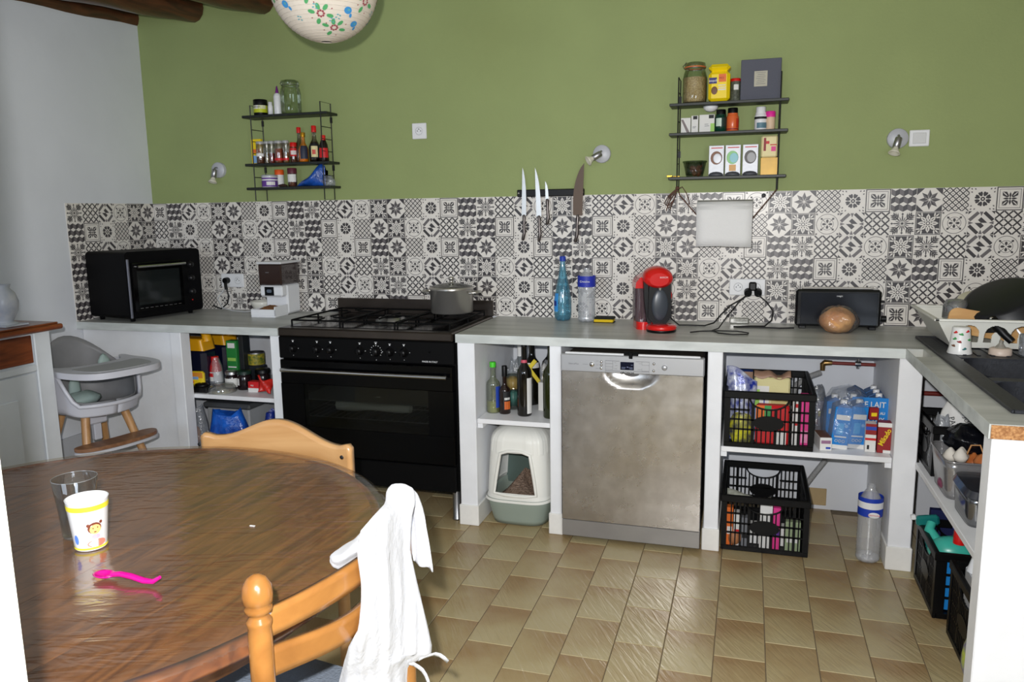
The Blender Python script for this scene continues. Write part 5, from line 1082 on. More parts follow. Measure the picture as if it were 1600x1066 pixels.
vessel('vodka_bottle', 'clear glass bottle with red and white cap at the back of the bottle shelf', 'bottle', -.320, -.19, z, .035, .30, 'wine', film('clear bottle glass', (226, 230, 230), .14, .04, .08), (.0165, .018, pc('red cap', (190, 40, 50))), bands=((.78, .98, PAPERW),))
vessel('wine_bottle', 'dark bottle with white label behind the front middle bottle', 'bottle', -.238, -.27, z, .038, .330, 'wine', WG, (.0145, .014, BLACK), bands=((.58, .66, PAPERW, AF),))
vessel('wine_bottle', 'dark wide-shouldered bottle with orange label at the back of the bottle shelf', 'bottle', -.155, -.22, z, .045, .325, 'wine', WG, (.0165, .014, BLACK), bands=((.53, .60, ORG, AF), (.30, .50, pc('brown label', (60, 34, 24)), AF)))
tm = thing('glass_tumbler', 'tumbler with amber and teal bands behind the small dark bottle', 'glass', (-.300, -.385, z)); B().lathe([(0, 0), (.028, 0), (.032, .07), (.036, .165), (.034, .165), (.028, .01), (0, .006)], 24).build('body', GLASS, tm); B().lathe([(0, .02), (.0285, .02), (.031, .085), (0, .09)], 24).build('contents', pm('teal content', (70, 120, 115), .5), tm); B().lathe([(0, .10), (.032, .10), (.034, .15), (0, .152)], 24).build('contents', pm('amber content', (170, 140, 80), .5), tm)
for i, (x, y, zz, c) in enumerate(((-.335, -.30, .10, 0), (-.31, -.32, .16, 1))): crumple('clear_bag', ['crinkled clear bag low between the bottles', 'crinkled clear bag high behind the small dark bottle'][i], 'bag', x, y, z, .035, .03, zz*.5+.03, BAG, 50+i, .15)
b = B(); b.box(-.010, .010, -.004, .004, 0, .15, .002, T=TR(-.02, 0, 0, ry=R(38))).box(-.009, .009, -.004, .004, 0, .12, .002, T=TR(.10, .0, .0, ry=R(-38)))
o = b.build('yellow_tongs', pc('yellow tool', (222, 200, 60)), loc=(-.275, -.33, z+.11)); tag(o, 'yellow folding rule opened behind the dark bottles', 'folding rule')
crumple('garlic_bag', 'clear bag of garlic bulbs on the right of the bottle shelf', 'bag', -.135, -.36, z+.13, .042, .04, .05, BAG, 60, .12)
for i, (x, y, zz) in enumerate(((-.150, -.365, .185), (-.125, -.375, .165), (-.148, -.37, .140))):
    gl_lab = ['topmost white garlic bulb in the bag on the bottle shelf', 'right-hand white garlic bulb in the bag on the bottle shelf', 'lowest white garlic bulb in the bag on the bottle shelf'][i]
    o = B().lathe([(0, 0), (.012, .002), (.018, .012), (.012, .026), (.004, .036), (0, .038)], 12).build('garlic', pm('garlic skin', (220, 214, 204), .7), loc=(x, y, z+zz)); tag(o, gl_lab, 'garlic', 'garlic bulbs on the bottle shelf')
carton('white_carton', 'white paper box under the garlic on the bottle shelf', 'box', -.140, -.36, z, .07, .06, .135, PAPERW)
# litter box
lb = thing('litter_box', 'hooded cat litter box, white top on a grey green tray, on the floor', 'litter box', (-.2355, -.415, 0))
LT = pm('grey green tub plastic', (146, 158, 148), .4); LW = pm('white hood plastic', (232, 232, 226), .4)
def sqp(a, hx, hy, e=4.0):
    c_, s_ = cos(a), sin(a); return (hx*abs(c_)**(2/e)*(1 if c_ >= 0 else -1), hy*abs(s_)**(2/e)*(1 if s_ >= 0 else -1))
HX, HY = .155, .185
def tub(u, v):
    k = .84+.16*min(1, v*1.15); x, y = sqp(2*pi*u, HX*k, HY*k); return (x, y, .004+.128*v)
b = B(); b.sheet(tub, 48, 6, thick=-.003); b.add([tub(i/48, 0) for i in range(48)], [tuple(range(48))]); b.build('tray', LT, lb)
b = B()
for q, (k, z0_, z1_) in enumerate(((1.07, .120, .132), (1.03, .132, .15))): b.sheet(lambda u, v, k=k, z0_=z0_, z1_=z1_: (*sqp(2*pi*u, HX*k-(.004*v if q == 0 else .01*v), HY*k), z0_+(z1_-z0_)*v), 48, 1)
b.build('hood_rim', LW, lb)
def hood(u, v):
    a = 2*pi*u; t = v; k = 1.0*(1-t**2.6)**.5 if t < 1 else 0
    k = (1-.18*t)*(1-max(0, (t-.55)/.45)**2.2*.98); x, y = sqp(a, HX*k, HY*k); z_ = .145+.315*sin(t*pi/2)**.9
    rib = 1+.012*(1 if int(u*24+.5) % 2 else 0)*(t > .4); return (x*rib, y*rib, z_)
b = B(); NU, NV = 96, 40; o_ = {}
P = [[hood(i/NU, j/NV) for j in range(NV+1)] for i in range(NU)]
def inopen(p):
    if p[1] > -HY*.35: return False
    z_ = p[2]
    if not (.160 < z_ < .350): return False
    w_ = .098-.030*(z_-.16)/.19
    return abs(p[0]+.0) < w_
for i in range(NU):
    for j in range(NV):
        q = [P[i][j], P[(i+1) % NU][j], P[(i+1) % NU][j+1], P[i][j+1]]; c = [sum(a_[k] for a_ in q)/4 for k in range(3)]
        if inopen(c): continue
        b.add(q, [(0, 1, 2, 3)], sm=True)
b.build('hood', LW, lb)
# frame around the opening
def hy(x, z_):
    best = None
    for i in range(NU):
        for j in range(NV):
            p = P[i][j]
            if p[1] < 0:
                d = (p[0]-x)**2+(p[2]-z_)**2
                if best is None or d < best[0]: best = (d, p[1])
    return best[1]
fr = []
for x, z_ in ((-.100, .158), (-.092, .22), (-.080, .29), (-.070, .345), (-.035, .358), (0, .360), (.035, .358), (.070, .345), (.080, .29), (.092, .22), (.100, .158), (.05, .153), (0, .152), (-.05, .153)): fr.append((x, hy(x, z_)-.002, z_))
B().tube(fr, .008, 8, closed=True).build('opening_frame', LW, lb)
o = B().sheet(lambda u, v: (sqp(2*pi*u, HX*.9*v, HY*.9*v)[0], sqp(2*pi*u, HX*.9*v, HY*.9*v)[1], .100+.10*(1-v)*(1+.3*sin(4*u*pi))+.03*sqp(2*pi*u, v, v)[0]), 30, 10).build('litter', pm('brown litter', (150, 128, 112), .95, col2=(120, 98, 82), scale=90, bump=1.5, bscale=120), lb); o['kind'] = 'stuff'
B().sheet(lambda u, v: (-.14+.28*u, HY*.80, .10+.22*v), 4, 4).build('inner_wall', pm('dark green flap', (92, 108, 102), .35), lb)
B().box(-.02, .02, -.03, .02, .455, .465, .004).build('handle', pc('grey latch', (90, 94, 100)), lb)
# ================================================================== CRATES
CR = pm('black crate plastic', (4, 4, 5), .42, ior=1.3)
def side_mesh(w, h):
    """one perforated crate side in the local x-z plane, thickness along y, outer face at y=0"""
    b = B(); t = .012
    b.box(-w/2, w/2, 0, t, 0, .020, .002).box(-w/2-.004, w/2+.004, -.005, t, h-.030, h, .003).box(-w/2, -w/2+.022, 0, t, .02, h-.03).box(w/2-.022, w/2, 0, t, .02, h-.03)
    iw = w-.044; n = max(6, int(iw/.0175)); sp = iw/n; hz0 = h-.030-.032; hw_ = .075
    for k in range(1, n):
        x = -iw/2+k*sp; top = h-.03
        if abs(x) < hw_: top = h-.03-.042*math.sqrt(1-(x/hw_)**2)
        b.box(x-.0026-(.003 if k % 5 == 0 else 0), x+.0026+(.003 if k % 5 == 0 else 0), .003, .009, .018, top)
    for f in (.30, .52, .74):
        zz = .02+(h-.05)*f
        if f == .74:
            b.box(-w/2+.02, -hw_, .003, .010, zz-.003, zz+.003).box(hw_, w/2-.02, .003, .010, zz-.003, zz+.003)
        else: b.box(-w/2+.02, w/2-.02, .003, .010, zz-.003, zz+.003)
    # solid oval boss and the lipped grip hole
    N = 20; zc = .02+(h-.05)*.46
    b.prism([(.060*cos(2*pi*i/N), zc+.030*sin(2*pi*i/N)) for i in range(N)], -.010, -.001, T=TR(0, 0, 0, rx=pi/2))
    pts = [(hw_*cos(a), .004, h-.03-.044*sin(a)) for a in [pi*i/14 for i in range(15)]]
    b.tube(pts, .0035, 6)
    return b.mesh('side_panel', CR)
_sm = {}
def crate(x, y, z, w, d, h, label, rz=0, group='black folding crates', mat=None):
    t = thing('folding_crate', label, 'crate', (x, y, z), rz, group)   # origin: centre of the front bottom edge
    for key, (ww, lx, ly, a) in {'f': (w, 0, 0, 0), 'b': (w, 0, d, pi), 'l': (d-.024, -w/2, d/2, -pi/2), 'r': (d-.024, w/2, d/2, pi/2)}.items():
        if (ww, h) not in _sm: _sm[ww, h] = side_mesh(ww, h)
        o = bpy.data.objects.new('side_panel', _sm[ww, h]); C.objects.link(o); o.parent = t; o.location = (lx, ly, 0); o.rotation_euler = (0, 0, a)
    B().box(-w/2+.01, w/2-.01, .01, d-.01, .0, .006).build('base', CR, t)
    return t
CW, CDp, CH = .350, .485, .238
crate(.855, -.604, .459, CW, CDp, CH, 'black folding crate with food packets on the shelf')
crate(.855, -.600, .002, CW, CDp, CH+.006, 'black open folding crate of groceries standing on the floor under the shelf')
# goods in the shelf crate
z = .466; YC_ = -.50
pk = B(); FB_ = pm('blue white foil', (214, 218, 228), .3, .2, col2=(30, 50, 150), scale=30, bump=.6, bscale=30)
pk.sheet(lambda u, v: ((u-.5)*.125*(1-.06*sin(pi*v))+.004*sin(9*v), -.042*(sin(pi*u)**.6)*(sin(pi*min(1, v*.96+.03))**.5)*(1+.12*sin(14*u+6*v)), .315*v+.012*sin(5*u)*v-.05*v*u), 24, 24)
pk.sheet(lambda u, v: ((.5-u)*.125*(1-.06*sin(pi*v))+.004*sin(9*v), .030*(sin(pi*u)**.6)*(sin(pi*min(1, v*.96+.03))**.5), .315*v+.012*sin(5*(1-u))*v-.05*v*(1-u)), 24, 24)
o = pk.build('crisp_packet', FB_, loc=(.742, -.50, z)); tag(o, 'blue and white shiny packet at the left in the shelf crate', 'packet')
carton('blue_packet', 'blue coffee packet with brown folded top behind the blue and white packet', 'packet', .752, -.36, z, .075, .05, .27, pc('cobalt print', (40, 78, 170)), prints=((.2, .6, .55, .7, BRN), (.1, .25, .1, .4, PAPERW), (.4, .55, .1, .4, PAPERW), (.0, 1, .88, 1, pc('kraft', (150, 118, 96)))))
t = carton('flour_bag', 'wide paper bag with yellow and green print in the shelf crate', 'bag', .868, -.42, z, .145, .075, .262, pm('crumpled paper', (214, 205, 150), .6, bump=.5, bscale=20), prints=((0, .42, 0, .86, PAPERW), (.0, .16, .4, .80, LGRN), (.02, .14, .2, .5, LBLU), (.28, .31, .1, .7, BLU)), c=.006)
B().sheet(lambda u, v: (-.074+.148*u, -.039+.078*v, .262+.018*sin(pi*v)*(1+.5*sin(7*u))+.006*sin(13*u+2)), 16, 6, thick=.002).build('folded_top', pc('kraft brown', (160, 126, 104)), t)
b = B()
for k in range(14): b.box(.0+k*.005, .0018+k*.005, -.0385, -.0376, .02, .20)
b.build('print', pc('ochre lines', (170, 140, 60)), t)
carton('sugar_box', 'narrow white box with red oval mark in the shelf crate', 'box', .965, -.52, z, .030, .055, .20, PAPERW, prints=((.15, .85, .42, .88, REDP), (.28, .7, .5, .8, PAPERW)))
carton('pink_box', 'bright pink box at the right in the shelf crate', 'box', .998, -.50, z, .032, .075, .205, PNK, prints=((.1, .9, .05, .3, pc('pale pink', (235, 150, 190))),))
crumple('pasta_packet', 'navy and yellow packet low in the shelf crate', 'packet', .748, -.560, z, .048, .022, .062, pm('navy yellow foil', (22, 26, 70), .35, col2=(205, 200, 40), scale=26), 73, .04, taper=.0)
carton('red_packet', 'red and green packet seen through the grip of the shelf crate', 'packet', .872, -.545, z, .135, .05, .168, REDP, prints=((0, .25, .5, 1, ORG), (.25, .45, .5, 1, GRN), (.55, .9, .0, .35, PAPERW)), c=.01)
# goods in the stacked crates
for i, (x, c, h_, w_) in enumerate(((.715, 'a', .17, .026), (.745, 'b', .15, .028), (.778, 'c', .13, .03), (.862, 'd', .19, .05), (.905, 'e', .185, .03), (.97, 'f', .13, .06))):
    mm = {'a': ORG, 'b': PAPERW, 'c': GREYP, 'd': PAPERW, 'e': PNK, 'f': pc('sage print', (150, 165, 130))}[c]
    carton('grocery_box', ['orange box', 'white box', 'grey box', 'wide white box', 'magenta box', 'sage green box'][i]+' seen through the side of the floor crate', 'box', x, -.55, .010, w_, .04, h_, mm, prints=((.1, .9, .3, .5, [PAPERW, REDP, DARKTXT, GREYP, PURP, PAPERW][i]),))
carton('paper_stack', 'white packs lying in the lower half of the floor crate', 'packet', .895, -.50, .010, .20, .05, .085, PAPERW)
o = B().ell((0, 0, .035), (.030, .03, .036), 16).build('onion', _M['onion skin'], loc=(.735, -.555, .009)); tag(o, 'brown onion in the lower left of the floor crate', 'onion')
b = B(); b.sheet(lambda u, v: (-.09+.18*u, -.03+.08*v, .012+.018*sin(4*u+2*v)+.01*sin(9*v)), 12, 6, thick=.003)
o = b.build('crumpled_wrapper', pm('grey wrapper', (170, 172, 160), .4, var=.4, scale=30), loc=(.79, -.545, .205)); tag(o, 'crumpled grey and white wrapper lying on top in the floor crate', 'wrapper')
# right half of the right niche
z = .459; MC = pm('milk blue', (28, 128, 205), .4)
def milk(x, y, z, label, rz=0, tilt=(0, 0), texts=(), group='blue milk cartons', cap=True, big=False):
    t = carton('milk_carton', label, 'carton', x, y, z, .066, .066, .175, MC, rz, group, prints=((.12, .92, .70, .82, PAPERW) if not big else (.1, .9, .02, .03, MC), (.15, .85, .28, .31, PAPERW) if not big else (.4, .95, .22, .26, REDP), (.0, 1, 0, .10, PAPERW) if not big else (0, .1, 0, .05, MC)), texts=texts)
    b = B(); b.prism([(-.033, 0), (.033, 0), (.0, .018)], -.033, .033, T=TR(0, 0, .175, rx=pi/2) ) ; b.build('sloped_top', pc('milk blue dark', (70, 110, 165)), t)
    if cap: B().lathe([(.013, 0), (.013, .014), (.011, .017), (0, .017)], 16, T=TR(.0, -.012, .186)).build('cap', WPL, t)
    t.rotation_euler = (tilt[0], tilt[1], rz); return t
def milkmark(t):
    b = B()
    for k in range(3): b.lathe([(.0045, 0), (.0062, .0006), (.0045, .0006)], 12, T=TR(-.014+.014*k, -.0334, .034, rx=pi/2))
    b.build('print', PAPERW, t); B().lathe([(0, .0006), (.007, 0)], 12, T=TR(.018, -.0334, .098, rx=pi/2)).build('print', LBLU, t); B().box(-.018, .008, -.0338, -.033, .062, .108).build('print', pc('mid blue print', (70, 160, 220)), t)
milkmark(milk(1.128, -.50, z, 'front left blue milk carton leaning inside the clear bag', R(8), (0, R(5))))
milkmark(milk(1.192, -.478, z, 'front right blue milk carton inside the clear bag', R(14), (0, R(4))))
milk(1.120, -.40, z, 'blue milk carton at the back left of the clear bag', R(5)); milk(1.195, -.385, z, 'blue milk carton at the back right of the clear bag', R(5))
crumple('milk_bag', 'large clear plastic bag holding the milk cartons', 'bag', 1.158, -.455, z, .092, .105, .118, film('milk bag film', (250, 251, 253), .05, .18, .10, wr=1, ws=26, fk=.2), 81, .05, 36, taper=.12)
for r_ in range(3):
    for c_ in range(2):
        nm = ['front', 'middle', 'back'][r_]+(' left' if c_ == 0 else ' right')
        milk(1.222+c_*.0685 if 1 else 0, -.40+r_*.075, z+.012, 'blue milk carton, '+nm+' of the pack of six beside the white upright', 0, cap=(c_ == 1), big=True)
pkk = thing('pack_sleeve', 'blue printed card front of the milk pack reading juste prix', 'carton', (1.256, -.436, z+.010))
B().box(-.069, .069, -.002, .001, 0, .190).build('sheet', MC, pkk)
for s_, sz, zz, xx in (('CE LAIT', .034, .160, .008), ('RÉMUNÈRE AU', .016, .125, .012), ('JUSTE PRIX', .025, .097, .004), ('PRODUCTEUR', .017, .066, .016)): txt(s_, sz, PAPERW, pkk, (xx, -.0026, zz), sx=.86, bold=.0004)
B().box(.010, .058, -.0028, -.002, .034, .044).build('print', REDP, pkk)
bx = carton('snack_box', 'flat white box with red and blue print at the front of the right shelf', 'box', 1.072, -.515, z, .046, .12, .055, PAPERW, R(8), prints=((.1, .9, .55, .8, pc('print mix', (150, 110, 140))), (.5, .9, .15, .3, BLU)))
B().box(-.022, .022, -.055, .055, .055, .0557).build('print', BRN, bx)
t = carton('biscuit_box', 'tall red and white biscuit box with a blue stripe at the right of the shelf', 'box', 1.250, -.525, z, .040, .05, .118, PAPERW, R(-3), prints=((0, 1, .62, 1, DRED), (0, 1, .78, .90, BLU), (0, 1, .42, .50, REDP), (.2, .4, .1, .25, DARKTXT)))
t = carton('chocolate_box', 'dark red chocolate biscuit box with yellow writing at the right of the shelf', 'box', 1.300, -.525, z, .050, .05, .125, DRED, R(-3), prints=((0, 1, .86, 1, PAPERW), (.45, 1, .0, .10, PAPERW)))
txt('Mikado', .028, YEL, t, (.002, -.027, .066), rot=(pi/2, R(-66), 0), sx=.9, bold=.0005)
t = carton('sweet_packet', 'small red packet with yellow print behind the biscuit boxes', 'packet', 1.262, -.49, z+.122, .036, .02, .05, DRED, R(10), prints=((.2, .8, .3, .6, YEL),))
crumple('clear_bag', 'clear bag of chocolate packets between the crate and the milk', 'bag', 1.062, -.32, z, .045, .06, .105, film('bag greyish', (205, 208, 216), .14, .2, .2, wr=1, ws=30), 91, .08)
carton('sweet_packet', 'brown and lilac chocolate packet inside the clear bag beside the crate', 'packet', 1.060, -.32, z+.001, .055, .03, .15, pm('lilac brown print', (190, 180, 200), .5, col2=(110, 60, 50), scale=40), prints=((.3, .6, .3, .45, DRED), (.6, .8, .55, .7, YEL)))
# water bottle on the floor
fb = ribbed('water_bottle', 'large clear water bottle with blue and white label standing on the floor', 1.262, -.560, .002, .0465, .325, (.62, .86, pc('blue bottle label', (28, 60, 170)), 0, 0))
B().lathe([(.0482, .235), (.0482, .262)], 20, a0=-pi*1.0, a1=0).build('print', WPL, fb)
B().ell((.008, -.0478, .212), (.022, .0014, .012), 16).build('print', WPL, fb); txt('CRISTALINE', .0085, REDP, fb, (.008, -.0497, .212))
# ================================================================== UNDER THE SINK WORKTOP
z = .456
tb = thing('clear_tub', 'clear plastic tub with garlic and onions on the shelf under the sink', 'tub', (1.50, -.93, z))
def tubmesh(w, d, h, fl=1.18, thick=.002):
    b = B(); b.sheet(lambda u, v: (*[q*(1+(fl-1)*v) for q in sqp(2*pi*u, w/2, d/2, 7)], h*v), 40, 4, thick=thick); b.add([(*sqp(2*pi*i/40, w/2, d/2, 7), .001) for i in range(40)], [tuple(range(40))]); return b
TF = film('frosted tub plastic', (214, 214, 214), .16, .15, .30, (190, 188, 190))
tubmesh(.155, .22, .135).build('body', TF, tb)
B().tube([(*[q*1.18 for q in sqp(2*pi*i/40, .0775, .11, 7)], .135) for i in range(40)], .004, 6, closed=True).build('rim', TF, tb)
GA = [(1.475, -.955, .11), (1.452, -.92, .10), (1.49, -.905, .10)]
for gi, (x, y, zz) in enumerate(GA):
    o = B().lathe([(0, 0), (.018, .003), (.025, .018), (.016, .034), (.005, .048), (0, .05)], 14).build('garlic', _M['garlic skin'], loc=(x, y, z+zz)); tag(o, ['nearest white garlic bulb in the clear tub under the sink', 'leftmost white garlic bulb in the clear tub under the sink', 'farther white garlic bulb in the middle of the clear tub'][gi], 'garlic', 'garlic bulbs in the clear tub')
ON = pm('golden onion skin', (200, 124, 66), .35, col2=(170, 90, 44), scale=14)
for x, y, zz, lb_ in ((1.545, -.985, .09, 'large golden onion at the right of the clear tub'), (1.53, -.90, .06, 'golden onion at the back of the clear tub')):
    o = B().lathe([(0, 0), (.02, .002), (.036, .02), (.038, .034), (.028, .052), (.008, .064), (.004, .07), (0, .07)], 20).build('onion', ON, loc=(x, y, z+zz)); tag(o, lb_, 'onion')
for x, y, zz, lb_ in ((1.44, -.95, .03, 'purple shallot at the front in the clear tub'), (1.47, -1.0, .03, 'purple shallot near the bottom of the clear tub')):
    o = B().ell((0, 0, 0), (.03, .036, .026), 16).build('shallot', pm('purple onion skin', (120, 60, 84), .35), loc=(x, y, z+zz)); tag(o, lb_, 'shallot')
o = B().tube([(1.50, -.93, z+.13), (1.51, -.935, z+.165), (1.535, -.945, z+.17), (1.545, -.955, z+.14), (1.55, -.965, z+.12)], .003, 6).build('raffia', pm('raffia', (190, 140, 90), .7)); tag(o, 'curl of dry onion stalk sticking out of the clear tub', 'stalk')
db = thing('lidded_tub', 'grey transparent tub with dark lid on the shelf under the sink', 'tub', (1.515, -1.185, z))
tubmesh(.17, .20, .095, 1.08).build('body', film('smoky tub plastic', (120, 124, 132), .2, .12, .35, (90, 94, 100)), db)
b = B(); b.sheet(lambda u, v: (*sqp(2*pi*u, .098*(1-.10*v), .118*(1-.10*v), 6), .095+.020*v), 40, 2); b.add([(*sqp(2*pi*i/40, .088, .106, 6), .115) for i in range(40)], [tuple(range(40))]); b.build('lid', pm('dark grey lid plastic', (52, 54, 62), .2, coat=.4), db)
crate(1.60, -.80, z, .36, .30, .19, 'black crate of bags at the back of the shelf under the sink')
t = crumple('printed_bag', 'white bag with black lettering on the crate under the sink', 'bag', 1.515, -.70, z+.13, .055, .05, .065, PAPERW, 101, .05, taper=.1)
for s_, dx, dz, sz in (('PAIN', -.024, .06, .026), ('DU', .0, .05, .024), ('JOUR', .022, .065, .022)): txt(s_, sz, DARKTXT, t, (dx, -.054, dz), rot=(pi/2, R(74), 0))
crumple('black_bag', 'shiny black plastic bag on the shelf under the sink', 'bag', 1.54, -.84, z+.12, .10, .07, .045, pm('black bin plastic', (14, 15, 20), .18, bump=.9, bscale=26), 103, .12, taper=.2)
crumple('clear_bag', 'clear bag at the left end of the shelf under the sink', 'bag', 1.455, -.76, z, .04, .05, .11, BAG, 105, .1)
o = B().ell((0, 0, 0), (.035, .03, .05), 14).build('jar_dark', pm('brown jar', (70, 36, 26), .3), loc=(1.575, -.56, z+.165)); tag(o, 'dark brown jar beside the white printed bag', 'jar')
for zz, y in ((.735, -.03), (.60, -.03)):
    o = B().tube([(1.41, y, zz), (1.95, y, zz)], .011, 8).build('water_pipe', COP); tag(o, ['red water pipe high on the wall behind the sink cupboard', 'red water pipe lower on the wall behind the sink cupboard'][zz < .7], 'pipe')
o = B().box(1.42, 1.52, -.014, -.007, .22, .42, .002).build('inspection_plate', pm('grey plate', (176, 176, 172), .5)); tag(o, 'flat grey plate on the wall below the sink shelf', 'plate')
# floor crates under the sink
crate(1.415, -.835, .002, .33, .30, .245, 'black crate of cleaning bottles under the sink, farther of the two', R(-90))
crate(1.440, -1.27, .002, .36, .32, .262, 'black crate with a white canister under the sink, nearer of the two', R(-90))
TEAL = pm('teal plastic', (22, 112, 108), .3); TURQ = pm('turquoise plastic', (62, 178, 160), .3)
tg = thing('spray_bottle', 'teal trigger spray bottle in the far crate under the sink', 'bottle', (1.485, -.735, .012)); tg.rotation_euler = (0, R(-9), 0)
B().lathe([(0, 0), (.032, 0), (.034, .01), (.034, .16), (.014, .20), (.013, .235)], 20).build('body', TEAL, tg); B().box(-.05, .03, -.013, .013, .235, .275, .008).build('spray_head', TEAL, tg); B().box(-.066, -.048, -.010, .010, .262, .280, .003).build('nozzle', WPL, tg); B().box(-.035, -.025, -.006, .006, .185, .24, .003, T=TR(0, 0, 0)).build('trigger', WPL, tg)
tq = thing('detergent_bottle', 'turquoise detergent bottle with red cap lying in the far crate', 'bottle', (1.50, -.86, .20))
B().ell((0, 0, 0), (.085, .055, .055), 20).tube([(-.05, .03, .02), (-.07, .06, .05), (-.06, .08, .07)], [.022, .018, .016], 10).build('body', TURQ, tq); B().lathe([(.022, 0), (.020, .045), (.018, .048), (0, .048)], 18, T=TR(.01, -.03, .045)).build('cap', RED, tq)
t = vessel('cleaner_bottle', 'blue capped bottle standing in the far crate under the sink', 'bottle', 1.56, -.72, .012, .035, .31, 'jar', film('clear cleaner', (200, 210, 230), .12, .1, .2), (.034, .085, pc('blue cap', (24, 44, 150))))
carton('blue_bag', 'navy blue carrier bag at the back of the far crate', 'bag', 1.53, -.655, .012, .14, .03, .27, pc('navy bag', (18, 24, 70)))
for i, (y, c) in enumerate(((-.93, MC), (-.89, BLU))): carton('blue_carton', ['bright blue carton at the front corner of the far crate', 'dark blue carton at the side of the far crate'][i], 'carton', 1.465, y, .012, .05, .03, .19, c)
jc = thing('canister', 'white plastic canister with handle in the near crate', 'canister', (1.56, -1.17, .012)); JW = pm('white canister plastic', (214, 216, 220), .4)
B().box(-.085, .085, -.065, .065, 0, .265, .02).build('body', JW, jc); B().tube([(-.075, 0, .25), (-.065, 0, .30), (-.03, 0, .315), (.05, 0, .315), (.075, 0, .29), (.08, 0, .25)], [.02, .016, .014, .014, .016, .02], 10).build('handle', JW, jc)
for i, (y, c) in enumerate(((-1.30, PAPERW), (-1.25, LBLU), (-1.36, pm('flowered print', (214, 200, 200), .5, col2=(170, 50, 60), scale=60)))): carton('white_carton', ['white carton in the near crate', 'pale blue carton in the near crate', 'flowered packet in the near crate'][i], 'carton', 1.52, y, .012, .10, .04, .2, c)
crumple('green_packet', 'lime and lilac packet low in the near crate', 'packet', 1.45, -1.36, .012, .03, .05, .06, pm('lime lilac', (190, 205, 70), .5, col2=(120, 110, 150), scale=30), 121, .05)
# ================================================================== PAPER LANTERN
ln_ = thing('paper_lantern', 'round white paper lantern printed with flowers and birds, hanging from the ceiling', 'lampshade', (-.6458, -1.3779, 2.1959))
def pap():
    return pm('rice paper', (214, 204, 190), .8, var=.05, scale=10, bump=.15, bscale=30)
RL = .180; NR = 34; prof = []
for k in range(NR*2+1):
    t = -pi/2+.10+(pi-.32)*k/(NR*2); rr_ = RL*(1-(.005 if k % 2 else 0)); prof.append((rr_*cos(t), rr_*sin(t)))
B().lathe(prof, 56).build('paper_shade', pap(), ln_)
b = B()
for k in range(0, NR*2+1, 2): b.tube([(prof[k][0]*cos(a), prof[k][0]*sin(a), prof[k][1]) for a in [2*pi*i/40 for i in range(40)]], .0008, 4, closed=True)
b.build('wire_ribs', pm('rib wire', (198, 188, 174), .6), ln_)
def onsph(dx, dy, c, s=1.012):
    """point on the shade, offset dx (right) and dy (up) in metres around direction c = (azimuth, elevation)"""
    az, el = c; n_ = Vector((cos(el)*cos(az), cos(el)*sin(az), sin(el))); r_ = Vector((-sin(az), cos(az), 0)); u_ = n_.cross(r_)*-1
    u_ = r_.cross(n_)*-1; q = (n_*RL+r_*dx+u_*(-dy)); return q.normalized()*RL*s
FG = pc('leaf green print', (80, 160, 100)); FR = pc('flower red print', (150, 70, 80)); FB = pc('bird blue print', (60, 140, 200)); FT = pc('teal sprig print', (90, 160, 170))
def blob(b, c, dx, dy, rx, ry, rot_=0, n=10, mi=0, hole=0):
    pts = []
    for i in range(n):
        a = 2*pi*i/n; x, y = rx*cos(a), ry*sin(a); pts.append(onsph(dx+x*cos(rot_)-y*sin(rot_), dy+x*sin(rot_)+y*cos(rot_), c))
    b.add(pts, [tuple(range(n))], mi)
def flower(az, el, s=1):
    b = B(); c = (az, el)
    for i in range(8): a = i*pi/4; blob(b, c, .010*s*cos(a), .010*s*sin(a), .004*s, .004*s, 0, 6, 1)
    for a, d in ((.3, .030), (1.9, .030), (3.3, .030), (4.4, .024), (5.4, .026)): blob(b, c, d*s*cos(a), d*s*sin(a), .012*s, .007*s, a, 8, 0)
    for a, d in ((1.2, .038), (2.6, .034), (5.9, .04)): blob(b, c, d*s*cos(a), d*s*sin(a), .003*s, .002*s, a, 6, 1)
    b.build('printed_flower', [FG, FR], ln_)
def bird(az, el, s=1, flip=1):
    b = B(); c = (az, el); blob(b, c, 0, 0, .014*s, .012*s, .3, 12, 0); blob(b, c, flip*.014*s, .016*s, .005*s, .008*s, -.3, 8, 0); blob(b, c, flip*.002*s, -.002*s, .005*s, .004*s, 0, 8, 1)
    b.build('printed_bird', [FB, FT], ln_)
def sprig(az, el):
    b = B(); c = (az, el)
    for dx, dy in ((0, 0), (.008, .003), (-.004, .010), (.006, .014)): blob(b, c, dx, dy, .004, .0025, dx*90, 6, 0)
    b.build('printed_sprig', [FT], ln_)
vd = Vector(CAM)-Vector((-.6458, -1.3779, 2.1859)); AZ = math.atan2(vd.y, vd.x)
for da, el in ((-.10, -.72), (-.30, -.33), (.28, -1.0), (-.5, .1), (.1, .2), (.9, -.4), (1.6, -.2), (2.3, -.6), (3.1, -.3), (3.9, -.5), (-1.2, -.2), (4.6, .1), (.55, .3), (2.6, .3)): flower(AZ+da, el)
for da, el in ((.52, -.62), (.86, -.85), (-.9, -.5), (1.9, -.6), (3.4, 0), (4.3, -.4)): bird(AZ+da, el)
for da, el in ((.16, -.80), (.30, -.72), (-.22, -.55), (.05, -.25), (.7, -.2), (-.7, -.75), (1.3, -.5)): sprig(AZ+da, el)
B().tube([(0, 0, .17), (0, 0, .494)], .003, 6).build('cord', CABW, ln_)
